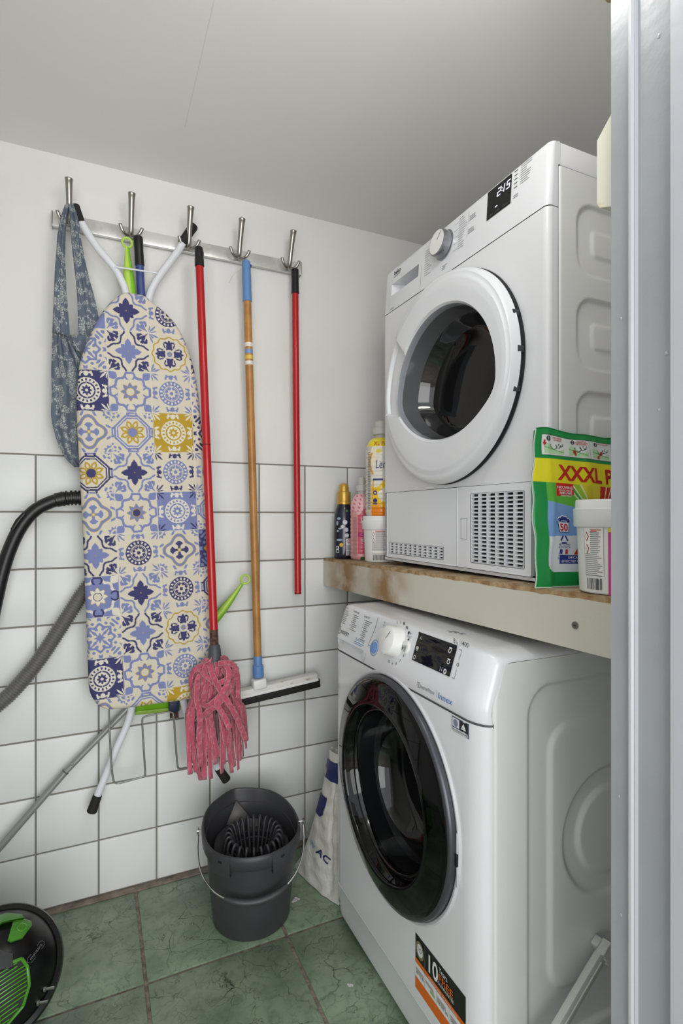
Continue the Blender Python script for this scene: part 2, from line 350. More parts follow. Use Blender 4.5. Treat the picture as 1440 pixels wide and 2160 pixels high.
# door lining, right reveal with stop bead
prof = [(YD, JX+.036), (YD, JX), (.4165, JX), (.4160, JX-.004), (.4145, JX-.0058), (.4115, JX-.0058), (.4095, JX-.003), (.4080, JX-.0034), (.4070, JX), (.3650, JX), (.3645, JX-.008), (.3625, JX-.0105), (.34, JX-.0105), (.24, JX-.0105), (.18, JX-.0105), (.18, JX+.036)]
jamb = struct(MB().prism(prof, lambda y, x, d: (x, y, d), -.003, 1.99).build('trim_1', 'frame', None, ang=25))
bead = [(.4165, JX-.0002), (.4162, JX-.0046), (.4145, JX-.0064), (.4115, JX-.0064), (.4096, JX-.0037), (.4080, JX-.0040), (.4068, JX-.0002)]
MB().prism(bead, lambda y, x, d: (x, y, d), -.002, 1.989).build('stop_bead', 'frame_hi', jamb, ang=25)
edge = [(.3652, JX-.0002), (.3647, JX-.0086), (.3628, JX-.0112), (.35, JX-.0112), (.33, JX-.0112), (.33, JX-.0002)]
MB().prism(edge, lambda y, x, d: (x, y, d), -.002, 1.989).build('door_rebate', 'frame_hi', jamb, ang=25)
# paint knocks on the reveal
rf = random.Random(3)
for (x, y, w) in ((1405, 745, 6), (1310, 672, 4), (1389, 75, 5), (1310, 1930, 4), (1390, 865, 5), (1306, 1680, 4)):
    p = hx(x, y, JX); mb = MB(); n = 9
    ring = [(p[0]-.0004, p[1]+w*.00035*math.cos(2*PI*k/n)*rf.uniform(.5, 1.2), p[2]+w*.0005*math.sin(2*PI*k/n)*rf.uniform(.5, 1.3)) for k in range(n)]
    mb.add(ring+[(p[0]-.0012, p[1], p[2])], [(k, (k+1) % n, n) for k in range(n)]); mb.build('paint_knock', 'frame_hi', jamb)
struct(MB().prism([(.18, -.456), (.18, -.42), (YD, -.42), (YD, -.456)], lambda y, x, d: (x, y, d), -.003, 1.99).build('trim_2', 'frame'))
# added globe lamp near the door, out of view above the picture
lamp = thing('added_globe_lamp', 'added white globe lamp near the door, unseen, lighting room and ceiling', 'lamp', (LAMP_POS[0], LAMP_POS[1], CEIL))
MB().lathe([(LAMP_R*math.sin(a), -LAMP_R*math.cos(a)) for a in np.linspace(.01, PI-.35, 20)], 32, LAMP_POS).build('globe', mat('lit_opal_glass', C(255, 250, 240), .4, emit=((1.0, .985, .95, 1), LAMP_STRENGTH)), lamp, ang=180)
MB().lathe([(.032, LAMP_R*.93), (.034, LAMP_R*.95), (.034, CEIL-LAMP_POS[2]-.03), (.045, CEIL-LAMP_POS[2]-.02), (.045, CEIL-LAMP_POS[2])], 28, LAMP_POS).build('holder', 'white', lamp)
# ------------------------------------------------------------------ switch box and duct beside the door
bx0, bx1 = JX+.012, JX+.085
box = thing('switch_box', 'old cream plastic switch box on the wall beside the door', 'switch box', (bx0, YD, 1.43))
q = MB(); poly = [(YD, 1.432), (YD+.026, 1.443), (YD+.0295, 1.45), (YD+.0295, 1.527), (YD+.010, 1.546), (YD, 1.552)]
q.prism(poly, lambda y, z, d: (d, y, z), bx0, bx1).build('housing', 'cream', box, ang=30)
q = MB().box((bx0+.004, YD+.028, 1.452), (bx1-.012, YD+.034, 1.512), .002).build('rocker', 'cream', box)
MB().lathe([(.0016, 0), (.0016, .0014)], 12, (bx0+.018, YD+.013, 1.4368), (0, .39, -.92), True, True).build('screw_hole', 'dark', box)
duct = tag(MB().box((bx0+.001, YD, 1.545), (bx0+.02, YD+.0065, CEIL), .001).build('cable_duct', 'cream'), 'narrow cream cable duct rising above the switch box', 'cable duct')
conduit = tag(MB().tube(spline([(bx0+.012, YD+.016, 1.70), (bx0+.014, YD+.019, 1.74), (bx0+.014, YD+.021, 1.82), (bx0+.014, YD+.021, CEIL)], 6), .0095, 14).build('pipe_sleeve', mat('stained_sleeve', C(206, 190, 160), .6, var=(C(160, 120, 70), 30, .4, .6))), 'stained beige pipe sleeve at the top beside the door frame', 'pipe')
# ------------------------------------------------------------------ shelf
ZS = lambda y: .924+(1.65-y)*.0182        # top of the shelf board (it slopes a little)
SX0 = .688
shelf = thing('shelf', 'thick cream painted shelf board carrying the dryer, water stained front', 'shelf', (SX0, 1.0, .83))
def shelf_piece(name, m, x0, x1, t0, t1, y0=.45, y1=1.648, rag=0.0, n=60):
    P = []; rr = random.Random(5)
    for i in range(n+1):
        y = y1+(y0-y1)*i/n; z = ZS(y); j = rr.uniform(-rag, rag)
        P.append([(x0, y, z+t0), (x0, y, z+t1+j), (x0+.002, y, z+t1+.0006+j), (x1, y, z+t1+.0006), (x1, y, z+t0)])
    mb = MB().grid(np.array(P), closev=True); mb.add(P[0], [(0, 1, 2, 3, 4)]); mb.add(P[-1], [(0, 1, 2, 3, 4)]); return mb.build(name, m, shelf, ang=30)
shelf_piece('board', 'shelfpaint', SX0, XR-.002, -.089, -.0085, rag=.0012)
shelf_piece('raw_top_layer', 'rawwood', SX0+.0012, XR-.002, -.0085, -.0012, rag=.0010, n=160)
shelf_piece('top_surface', mat('grimy_shelf_top', C(168, 152, 126), .8, var=(C(140, 114, 82), 25, .4, .6)), SX0+.010, XR-.002, -.002, -.0006)
sp = hx(1213, 1319, SX0)
scr = MB().lathe([(.0, .0022), (.0022, .0022), (.0024, .0012), (.0058, .0016), (.0062, -.001)], 20, (SX0, sp[1], sp[2]), (-1, 0, 0)).build('screw', mat('dull_screw', C(120, 116, 106), .5, metal=.5), shelf)
MB().box((SX0-.0026, sp[1]-.002, sp[2]-.0007), (SX0-.0018, sp[1]+.002, sp[2]+.0007)).build('screw_slot', 'dark', scr)
MB().box((.95, 1.63, .80), (XR-.005, 1.648, .832), .002).build('wall_batten', 'shelfpaint', shelf)
# ================================================================== washing machine
WX, WYF, WYN, WZ = .580, 1.318, .712, .832
WR = .045
wref = 1.306
washer = thing('washing_machine', 'white front loading washing machine with black glass door under the shelf', 'washing machine', (WX+.27, (WYF+WYN)/2, 0))
def wcorner(y, r=WR):
    d = np.minimum(WYF-y, y-WYN); d = np.clip(d, 0, r); return .55*(r-np.sqrt(np.maximum(r*r-(r-d)**2, 0)))
def ysamples(y0, y1, r=WR, n=10):
    t = [r*(1-math.cos(PI/2*i/n)) for i in range(n+1)]
    return np.array([y1-a for a in t]+[y0+a for a in reversed(t)])
wys = ysamples(WYN, WYF)
def w_front(zs, xo, name, m='appl', skip=None):
    P = np.array([[(xo(z)+float(wcorner(y)), y, z) for z in zs] for y in wys]); return MB().grid(P)
DC = (wref-.295, .478); DRH = .247
# front plate with a round door opening: polar fill between the opening and the plate outline
def plate_with_hole(y0, y1, z0, z1, cy, cz, r, xf, n=144, rings=8):
    P = []
    for k in range(n):
        a = 2*PI*k/n; ca, sa = math.cos(a), math.sin(a); t = 1e9
        if ca > 1e-9: t = min(t, (y1-cy)/ca)
        if ca < -1e-9: t = min(t, (y0-cy)/ca)
        if sa > 1e-9: t = min(t, (z1-cz)/sa)
        if sa < -1e-9: t = min(t, (z0-cz)/sa)
        row = []
        for i in range(rings+1):
            q = r+(t-r)*(i/rings); y = cy+ca*q; z = cz+sa*q; row.append((xf(y, z), y, z))
        P.append(row)
    return np.array(P)
yc0, yc1 = WYN+WR, WYF-WR
fp = MB(); fp.grid(plate_with_hole(yc0, yc1, .104, .711, DC[0], DC[1], .236, lambda y, z: WX), closeu=True)
zz = np.linspace(.104, .711, 8)
for ya in (wys[:11], wys[11:]):
    fp.grid(np.array([[(WX+float(wcorner(y)), y, z) for z in zz] for y in ya]))
# corners of the polar fill
# fill the four corner triangles the polar fan leaves open
fc = fp
for (y, z) in ((yc0, .104), (yc1, .104), (yc1, .711), (yc0, .711)):
    a = math.atan2(z-DC[1], y-DC[0]); n = 144; k0 = math.floor(a/(2*PI)*n); pts = []
    for k in (k0, k0+1):
        b = 2*PI*k/n; ca, sa = math.cos(b), math.sin(b); t = min(abs(((yc1 if ca > 0 else yc0)-DC[0])/ca), abs(((.711 if sa > 0 else .104)-DC[1])/sa)); pts.append((WX, DC[0]+ca*t, DC[1]+sa*t))
    fc.add([pts[0], (WX, y, z), pts[1]], [(0, 1, 2)])
front = fp.build('front_panel', 'appl', washer, ang=30)
kick = MB().grid(np.array([[(x+float(wcorner(y)), y, z) for x, z in ((WX+.004, .1022), (WX-.0004, .1005), (WX+.0015, .094), (WX+.004, .05), (WX+.007, .02), (WX+.012, .014), (WX+.05, .014))] for y in wys])).build('kick_panel', 'appl', washer, ang=30)
seam = MB().grid(np.array([[(WX+.0016+float(wcorner(y)), y, z) for z in (.1005, .106)] for y in wys])); seam.build('panel_seam', 'seam', washer); seam = MB(); seam.grid(np.array([[(WX+.0016+float(wcorner(y)), y, z) for z in (.7085, .7155)] for y in wys])); seam.build('panel_seam', 'seam', washer)
# control panel: curved profile swept round both corners
cprof = spline([(WX+.001, .7145), (WX-.0015, .7175), (WX-.003, .733), (WX-.001, .750), (WX+.008, .780), (WX+.017, .808), (WX+.0225, .822)], 5)+[(WX+.0245, .8265), (WX+.0285, .8300), (WX+.034, .8318), (WX+.05, WZ), (WX+.105, WZ)]
def wpx(z):
    zs = [q[1] for q in cprof[:31]]; xs = [q[0] for q in cprof[:31]]; return float(np.interp(z, zs, xs))
def topdrop(y, x):
    d = min(WYF-y, y-WYN); return 0.0 if d > .05 else .017*(1-math.sqrt(max(0, 1-(1-d/.05)**2)))
RX0 = WX+.012
P = np.array([[(x+float(wcorner(y)), y, z-(topdrop(y, x) if z > .79 else topdrop(y, x)*max(0, (z-.73)/.06))) for x, z in cprof] for y in ysamples(WYN, WYF, WR, 10)])
# finer sampling across, with the drawer grip cut out of the lower left
ysf = np.unique(np.concatenate([wys, np.linspace(WYN+WR, WYF-WR, 62)]))
zg0, zg1 = .7165, .7445
grip_y0, grip_y1 = wref-.168, wref+.006
P = np.array([[(x+float(wcorner(y)), y, z-(topdrop(y, x)*float(smooth(.73, .8, z)))) for x, z in cprof] for y in ysf])
def inarea(i, j):
    ym = (ysf[i]+ysf[i+1])/2; zm = (cprof[j][1]+cprof[j+1][1])/2
    return grip_y0 < ym < grip_y1 and zg0 < zm < zg1 and j < 31
cp = MB().grid(P, skip=inarea).build('control_panel', 'appl2', washer, ang=30)
# scooped grip
G = []
for i in range(22):
    y = grip_y1+.003+(grip_y0-.006-grip_y1)*i/21; e = min((grip_y1-y)/.012, (y-grip_y0)/.012); dep = .016*float(smooth(-.3, 1.2, e)); row = []
    for j in range(10):
        t = j/9; z = zg1+.003-(zg1-zg0+.004)*t; row.append((wpx(z)+.0004+dep*math.sin(PI*t)**.6+float(wcorner(y)), y, z))
    G.append(row)
MB().grid(np.array(G)).build('drawer_grip', 'appl2', washer, ang=60)
F_w = lambda s, z, o=.0006: (wpx(z)+float(wcorner(wref-s))-o, wref-s, z)
FB_w = lambda s, z, o=.0006: (WX-o+float(wcorner(wref-s)), wref-s, z)
# dispenser drawer outline
dl = MB()
pts = [(.198, .829), (.196, .80), (.186, .765), (.180, .738), (.176, .726), (.166, .7175)]
for (a, b), (c, d) in zip(pts[:-1], pts[1:]):
    w = .0007; dl.add([F_w(a-w, b), F_w(a+w, b), F_w(c+w, d), F_w(c-w, d)], [(0, 1, 2, 3)])
dl.build('drawer_gap', 'ink', washer)
# top lid and back
lx0, lx1 = WX+.100, WX+.55
yl_ = np.unique(np.concatenate([ysamples(WYN, WYF, .05, 14), np.linspace(WYN+.05, WYF-.05, 4)]))
MB().grid(np.array([[(x, y, WZ-.0003-topdrop(y, x)-(.006 if x > lx1-.002 else 0)) for x in (lx0, WX+.2, WX+.4, lx1-.006, lx1)] for y in yl_])).build('top_lid', 'appl', washer, ang=60)
MB().box((WX+.52, WYN+.004, .02), (WX+.54, WYF-.004, WZ-.03)).build('back_panel', 'sidepanel', washer)
MB().box((WX+.045, WYF-.004, .016), (WX+.545, WYF-.001, WZ-.03), .001).build('side_panel', 'sidepanel', washer)
MB().box((WX+.05, WYN+.01, .016), (WX+.53, WYF-.01, .03)).build('base_plate', 'dark', washer)
# near side panel, pressed steel with stepped relief
def rrect(x, z, x0, x1, z0, z1, r):
    cx, cz = (x0+x1)/2, (z0+z1)/2; qx = np.abs(x-cx)-(x1-x0)/2+r; qz = np.abs(z-cz)-(z1-z0)/2+r
    return np.hypot(np.maximum(qx, 0), np.maximum(qz, 0))+np.minimum(np.maximum(qx, qz), 0)-r
xs = np.concatenate([[WX+.0255, WX+.0262, WX+.0285], np.linspace(WX+.031, WX+.54, 150)]); zs = np.linspace(.016, WZ-.0178, 220)
X, Z = np.meshgrid(xs, zs, indexing='ij')
x0z = np.array([WX+.0255+max(0.0, wpx(z)-WX) if z > .7145 else WX+.0255 for z in zs])[None, :]; X = x0z+(X-xs[0])/(xs[-1]-xs[0])*(xs[-1]-x0z)
h = -.007*smooth(.004, -.006, rrect(X, Z, .683, 1.087, .125, .767, .055))
h = h+.0055*smooth(.004, -.008, rrect(X, Z, .733, 1.037, .21, .690, .05))
rc = np.hypot(X-.885, Z-.473); h = h-.007*smooth(.122, .114, rc)+.0065*smooth(.086, .076, rc)
edge = .004*(1-smooth(0, .006, X-x0z))
Yp = WYN-h+edge*1.0
np_grid_obj('side_panel', np.stack([X, Yp, Z], -1), 'sidepanel', washer)
for sx in (WX+.05, WX+.48):
    for sy in (WYN+.05, WYF-.05): MB().lathe([(.02, 0), (.022, .006), (.016, .01), (.012, .018)], 20, (sx, sy, 0), cap0=True, cap1=True).build('foot', 'rubber', washer)
# ---- door
ax = (-1, 0, 0); o = (WX, DC[0], DC[1])
ringp = MB().lathe([(.2365, -.004), (.2465, -.001), (.2470, .001), (.2440, .0045), (.2400, .004), (.2395, -.006)], 120, o, ax).build('door_surround', mat('surround_white', C(200, 202, 206), .25, coat=.3), washer)
MB().lathe([(.2395, -.03), (.2370, -.03), (.2370, -.002)], 90, o, ax).build('door_recess', 'dark', washer)
door = MB().lathe([(.226, -.02), (.2375, -.012), (.2378, .010), (.2360, .015), (.2330, .0175), (.2300, .0180)], 140, o, ax).build('door', 'greyring', washer, ang=40)
MB().lathe([(.2305, .0178), (.2280, .0205), (.2200, .0230), (.2050, .0270), (.1900, .0310), (.1810, .0330), (.1765, .0325), (.1745, .0300), (.1738, .0260)], 140, o, ax).build('black_glass_rim', 'blackgloss', door, ang=60)
MB().lathe([(.1745, .0275), (.1700, .0200), (.1655, .0120), (.1640, .0020)], 120, o, ax).build('inner_rim', 'blackgloss', door, ang=60)
MB().lathe([(.1640, .0100), (.1605, .0105), (.1590, .0080), (.1570, -.010), (.150, -.045), (.138, -.070), (.120, -.086), (.090, -.094), (.045, -.097), (.0005, -.098)], 96, o, ax).build('glass_bowl', 'glass', door, ang=180)
MB().lathe([(.1645, -.005), (.172, -.02), (.176, -.05), (.168, -.065)], 96, o, ax).build('gasket', 'gasket', washer)
MB().lathe([(.168, -.06), (.205, -.08), (.225, -.12), (.225, -.38), (.0005, -.38)], 96, o, ax).build('drum', 'drum', washer, ang=30)
for a in (.5, 2.6, 4.7):
    y = DC[0]+.20*math.cos(a); z = DC[1]+.20*math.sin(a); MB().tube([(WX+.10, y, z), (WX+.37, y, z)], .022, 10).build('drum_paddle', 'drum', washer)
# latch plate in the surround (right hand side)
lp = MB()
la = math.radians(193)
lp.box((WX-.006, DC[0]-.2420, DC[1]-.064), (WX-.0015, DC[0]-.2385, DC[1]+.032), .0008).build('latch_plate', mat('latch_grey', C(190, 192, 196), .4), washer)
MB().box((WX-.0085, DC[0]-.2430, DC[1]-.026), (WX-.004, DC[0]-.2380, DC[1]-.004), .0005).build('latch', 'black', washer)
# hinge covers on the left
MB().box((WX-.012, DC[0]+.2372, DC[1]-.055), (WX+.004, DC[0]+.2425, DC[1]+.02), .001).build('hinge_cover', 'appl', washer)
# ---- knob and buttons
kn = F_w(.296, .792, 0); kax = Vector((-1, 0, .30)).normalized()
knob = MB().lathe([(.034, -.004), (.034, .0), (.0325, .002), (.0315, .022), (.0300, .0255), (.0270, .027), (.0005, .0285)], 64, kn, kax).build('programme_knob', 'white', washer, ang=35)
u = Vector((0, -1, 0)); w = kax.cross(u); w = -w if w.z < 0 else w
KF = lambda a, b: tuple(Vector(kn)+kax*.0284+u*a+w*b)
mb = MB(); d = Vector((.55, .84)); n_ = Vector((-.84, .55)); p0 = d*-.003; p1 = d*.024
mb.add([KF(*(p0+n_*.0008)), KF(*(p1+n_*.0008)), KF(*(p1-n_*.0008)), KF(*(p0-n_*.0008))], [(0, 1, 2, 3)]).build('pointer', 'inkd', knob)
def wbutton(s, z, r, name, m='white', h=.004):
    c = F_w(s, z, 0); return MB().lathe([(r*1.12, -.003), (r*1.12, .0008), (r, .001), (r*.98, h), (r*.85, h+.0007), (.0005, h+.0007)], 32, c, kax).build(name, m, washer)
wbutton(.232, .795, .013, 'power_button'); wbutton(.340, .790, .0135, 'start_button')
bb = wbutton(.215, .762, .012, 'push_button', mat('blue_button', C(110, 150, 200), .3))
mb = MB(); disc(mb, F_w, .215, .762, .018, r0=.9); mb.build('button_ring', 'inkb', washer)
mb = MB(); mb.add([F_w(.334, .796, .0062), F_w(.334, .783, .0058), F_w(.3395, .7895, .006)], [(0, 1, 2)])
for s in (.342, .346): patch(mb, lambda a, b: F_w(a, b, .0062), s, s+.0015, .783, .796)
mb.build('start_symbol', 'inkd', washer)
# ---- display
lcd = MB()
def F_l(s, z): 
    return F_w(s, z, .0011)
P = np.array([[F_l(.372+.128*i/12, .7725+.0555*j/6) for j in range(7)] for i in range(13)]); 
sk = MB().grid(P).build('display', 'lcd', washer, ang=180)
F_i = lambda s, z: F_w(s, z, .0016)
for (s, z, t) in ((.378, .816, 'C'), (.478, .812, 'w'), (.480, .795, 'o'), (.472, .777, '11')):
    pass
ic = MB()
patch(ic, F_i, .378, .3800, .8215, .8235); 
for (s, z, r) in ((.381, .797, .0045), (.379, .7795, .0042)): disc(ic, F_i, s, z, r, r0=.7)
disc(ic, F_i, .381, .797, .002)
for (s, z) in ((.483, .815), (.487, .796)): disc(ic, F_i, s, z, .0045, r0=.62); patch(ic, F_i, s-.0045, s+.0045, z+.004, z+.0055)
disc(ic, F_i, .484, .778, .0048, r0=.4)
ic.build('display_symbols', 'inkw', sk)
text('display_letter', 'C', F_i, .3815, .8155, size=.0115, m='inkw', parent=sk)
text('display_letter', '11', F_i, .468, .7755, size=.0105, m='inkw', parent=sk)
br = MB()
for (a0, a1, b0, b1) in ((.506, .514, .8215, .8225), (.513, .514, .806, .8225), (.506, .514, .7725, .7735), (.513, .514, .7725, .788)): patch(br, F_w, a0, a1, b0, b1)
disc(br, F_w, .5135, .797, .0035, r0=.6); br.build('display_bracket', 'ink', washer)
text('lettering', '8', F_w, .488, .8305, size=.0125, m='inkd', parent=washer, bold=.01)
text('lettering', 'kg | ', F_w, .4955, .8305, size=.0085, m='ink', parent=washer)
text('lettering', '1400', F_w, .511, .8305, width=.021, size=.0125, m='inkd', parent=washer, bold=.01)
text('lettering', 'InverterMotor', F_w, .4155, .729, width=.049, size=.0115, m='ink', parent=washer)
mb = MB(); disc(mb, F_w, .4075, .733, .0032, .0062, r0=.78); disc(mb, F_w, .4125, .733, .0032, .0062, r0=.78); patch(mb, F_w, .4690, .4697, .727, .741); mb.build('motor_symbol', 'ink', washer)
text('lettering', 'Innex', F_w, .4745, .7275, width=.046, size=.0165, m='inkb', parent=washer, shear=.25, bold=.012)
mb = MB(); disc(mb, F_w, .018, .7655, .0085, .0105, r0=.84); disc(mb, F_w, .018, .7655, .0012, .0055); mb.build('brand_emblem', 'inkd', washer)
text('lettering', 'INDESIT', F_w, .031, .7595, width=.047, size=.0125, m='inkd', parent=washer, bold=.01)
text('lettering', "20' 30' 45'", F_w, .012, .8205, width=.024, size=.006, m='ink', parent=washer)
text('lettering', 'Traditionals', F_w, .066, .8185, width=.034, size=.0085, m='ink', parent=washer)
text('lettering', 'Specials', F_w, .128, .8165, width=.030, size=.0085, m='ink', parent=washer)
text('lettering', 'Push & Go', F_w, .118, .7600, width=.045, size=.0095, m='inkb', parent=washer)
mb = MB(); rr = random.Random(11)
for (s0, z0, n, w0) in ((.015, .8145, 8, .026), (.070, .8120, 9, .032), (.134, .8095, 11, .034)):
    for k in range(n):
        z = z0-.0044*k; patch(mb, F_w, s0+.007, s0+.007+w0*rr.uniform(.45, 1), z, z+.0016)
        if k % 2 == 0: disc(mb, F_w, s0+.002, z+.001, .0014, n=8)
mb.build('programme_list', 'ink', washer)
mb = MB()
for z, w0 in ((.7555, .05), (.7515, .044)): patch(mb, F_w, .114, .114+w0, z, z+.0014)
patch(mb, F_w, .186, .200, .7618, .7628); mb.build('push_and_go_lines', 'inkb', washer)
for t, a in (('1', 72), ('2', 54), ('3', 36), ('4', 16), ('5', -4)):
    aa = math.radians(a); s = .300+.043*math.cos(aa); z = .793+.043*math.sin(aa); mb = MB(); disc(mb, F_w, s, z, .0032, .0036, n=14); mb.build('programme_dot', 'inkd', washer)
for t, a in (('6', -24), ('7', -44), ('8', -64), ('9', -84), ('10', -106), ('16', 92), ('15', 112)):
    aa = math.radians(a); s = .300+.043*math.cos(aa); z = .791+.043*math.sin(aa); text('programme_number', t, F_w, s-.002, z-.003, size=.008, m='inkd', parent=washer)
text('lettering', 'START', F_w, .333, .8165, width=.015, size=.006, m='ink', parent=washer); text('lettering', 'PAUSE', F_w, .333, .8095, width=.015, size=.006, m='ink', parent=washer)
text('lettering', 'ON', F_w, .226, .8190, width=.006, size=.006, m='ink', parent=washer); text('lettering', 'OFF', F_w, .226, .8125, width=.008, size=.006, m='ink', parent=washer)
# ---- wool sticker
st = MB(); patch(st, lambda a, b: FB_w(a, b, .0006), .514, .561, .6825, .7085); ws = st.build('care_sticker', mat('sticker_blue', C(70, 80, 112), .4), washer)
F2 = lambda s, z: FB_w(s, z, .0012)
mb = MB(); patch(mb, F2, .5160, .5590, .6835, .6895); patch(mb, F2, .5165, .5360, .6915, .7070); mb.build('sticker_white', 'inkw', ws)
mb = MB(); patch(mb, F2, .5390, .5585, .6910, .7070); mb.build('sticker_black', 'black', ws)
F3 = lambda s, z: FB_w(s, z, .0018)
mb = MB(); disc(mb, F3, .5265, .6992, .0065); mb.build('sticker_drum', mat('sticker_lilac', C(120, 126, 160), .4), ws)
mb = MB(); mb.add([F3(.5425, .694), F3(.5555, .694), F3(.5530, .700), F3(.5490, .705), F3(.5450, .700)], [(0, 1, 2, 3, 4)]); mb.build('sticker_wool', 'inkw', ws)
text('sticker_text', 'WOOL HAND WASH SAFE', F3, .5168, .6852, width=.0415, size=.0048, m='inkd', parent=ws, bold=.01)
# ---- guarantee label
L0, L1, LT, LB = .394, .5535, .236, .128
lab = MB(); patch(lab, lambda a, b: FB_w(a, b, .0006), L0, L1, LB, LT, 6, 1); lab = lab.build('guarantee_label', 'black', washer)
def lpatch(a0, a1, b0, b1, m, nm='label_field', o=.0011):
    mb = MB(); patch(mb, lambda a, b: FB_w(a, b, o), a0, a1, b0, b1, 4, 1); return mb.build(nm, m, lab)
lpatch(L0, L1, .1790, .1885, 'inko'); lpatch(L0, L1, .152, .1795, 'inkw'); lpatch(L0, L1, LB, .152, 'inko')
FL = lambda s, z: FB_w(s, z, .0017)
mb = MB(); disc(mb, FL, .4115, .2115, .0145, .0170, r0=.7); mb.build('label_seal', mat('seal_gold', C(150, 140, 100), .4, metal=.5), lab)
mb = MB(); disc(mb, lambda a, b: FL(a, b), .4115, .2115, .0103, .0122); mb.build('label_seal_disc', 'inkw', lab)
text('label_text', '10', lambda a, b: FB_w(a, b, .0021), .4050, .2085, width=.0125, size=.0135, m='inkd', parent=lab)
mb = MB()
for a in (.4285, .4290): patch(mb, FL, a, a+.0004, .153, .234)
mb.build('label_rule', 'ink', lab)
text('label_text', '10', FL, .4420, .1955, width=.031, height=.0340, m='inkw', parent=lab, bold=.02)
text('label_text', 'Years', FL, .4755, .2205, width=.026, height=.0105, m='inkw', parent=lab)
text('label_text', 'FREE', FL, .4750, .2045, width=.044, height=.0135, m='inko', parent=lab, bold=.01)
text('label_text', 'GUARANTEE', FL, .4720, .1965, width=.049, height=.0062, m='inkw', parent=lab)
text('label_text', 'REGISTER AND ACTIVATE NOW', FL, .4420, .1815, width=.090, height=.0045, m='inkw', parent=lab)
text('label_text', '800 772 900', FL, .3990, .1600, width=.0265, height=.0055, m='inkd', parent=lab)
text('label_text', '900 030 240', FL, .4705, .1600, width=.0330, height=.0055, m='inkd', parent=lab)
text('label_text', '0900 230', FL, .5120, .1600, width=.0300, height=.0055, m='inkd', parent=lab)
mb = MB()
for a in (.398, .432, .4705, .511):
    for k in range(3): patch(mb, FL, a, a+.027, .1705-.0022*k, .1713-.0022*k)
for a in (.467, .5075): patch(mb, FL, a, a+.0005, .152, .1795)
mb.build('label_small_print', 'ink', lab)
mb = MB(); patch(mb, FL, .447, .462, .1585, .1640); mb.build('label_field', mat('label_green', C(140, 168, 110), .5), lab)
# scuff on the top edge
mb = MB(); rr = random.Random(4)
for k in range(16):
    y = wref-.43+rr.gauss(0, .013); x = WX+.075+rr.gauss(0, .006); r = rr.uniform(.0015, .005)
    mb.lathe([(.0002, .0005), (r, .0003)], 9, (x, y, WZ), sx=rr.uniform(.4, 1))
mb.build('scuff_mark', 'smear', washer)
# ================================================================== tumble dryer
DX, DYF, DYN, DZ0, DZ1 = .735, 1.322, .720, .944, 1.742
DSPLIT = 1.6225; DRR = .011
dryer = thing('tumble_dryer', 'white tumble dryer with round porthole door on the shelf', 'tumble dryer', (DX+.3, (DYF+DYN)/2, DZ0-.01))
def dcorner(y, r=DRR):
    d = np.clip(np.minimum(DYF-y, y-DYN), 0, r); return (r-np.sqrt(np.maximum(r*r-(r-d)**2, 0)))
def dlean(z): return float(np.interp(z, [DZ0, DSPLIT, DZ1-.004, DZ1], [0, 0, .0075, .0100]))
F_d = lambda s, z, o=.0006: (DX+dlean(z)+float(dcorner(wref-s))-o, wref-s, z)
dys = ysamples(DYN, DYF, DRR, 8)
DDC = (wref-.284, 1.375)
fp = MB(); y0, y1 = DYN+DRR, DYF-DRR; zlo, zhi = 1.129, DSPLIT-.001
fp.grid(plate_with_hole(y0, y1, zlo, zhi, DDC[0], DDC[1], .225, lambda y, z: DX), closeu=True)
for (y, z) in ((y0, zlo), (y1, zlo), (y1, zhi), (y0, zhi)):
    a = math.atan2(z-DDC[1], y-DDC[0]); n = 144; k0 = math.floor(a/(2*PI)*n); pts = []
    for k in (k0, k0+1):
        b = 2*PI*k/n; ca, sa = math.cos(b), math.sin(b); t = min(abs(((y1 if ca > 0 else y0)-DDC[0])/ca), abs(((zhi if sa > 0 else zlo)-DDC[1])/sa)); pts.append((DX, DDC[0]+ca*t, DDC[1]+sa*t))
    fp.add([pts[0], (DX, y, z), pts[1]], [(0, 1, 2)])
for ya in (dys[:9], dys[9:]):
    fp.grid(np.array([[(DX+float(dcorner(y)), y, z) for z in np.linspace(DZ0, zhi, 6)] for y in ya]))
fp.grid(np.array([[(DX, y, z) for z in (DZ0, .9505)] for y in (y0, y1)]))
fp.build('front_panel', 'appl', dryer, ang=30)
MB().box((DX+.006, y0, DZ0+.002), (DX+.012, y1, 1.132)).build('lower_recess', 'dark', dryer)
MB().box((DX+.004, DYN+.012, DSPLIT-.003), (DX+.012, DYF-.012, DSPLIT+.003)).build('panel_seam', 'seam', dryer)
# control panel with drawer recess
R0, R1, RZ0, RZ1 = .022, .157, 1.6675, 1.6990
brk = sorted(set(list(dys)+[wref-R0, wref-R1]+list(np.linspace(y0, y1, 12))))
zb = [DSPLIT+.001, RZ0, RZ1, DZ1-.010, DZ1-.004, DZ1-.0012, DZ1]
dlx = [0, 0, 0, 0, .0006, .0028, .008]
P = np.array([[(DX+float(np.interp(z, [DSPLIT, DZ1-.004], [0, .0075]))+dlx[i]+float(dcorner(y)), y, z) for i, z in enumerate(zb)] for y in brk])
sk = lambda i, j: (wref-R1-1e-6 < (brk[i]+brk[i+1])/2 < wref-R0+1e-6) and j == 1
MB().grid(P, skip=sk).build('control_panel', 'appl2', dryer, ang=30)
rc_ = MB(); fr = [F_d(R0, RZ0, 0), F_d(R1, RZ0, 0), F_d(R1, RZ1, 0), F_d(R0, RZ1, 0)]; dp = [.052, .034, .034, .052]; bk = [(p[0]+d, p[1]-(.016 if i in (0, 3) else -.001), p[2]) for i, (p, d) in enumerate(zip(fr, dp))]
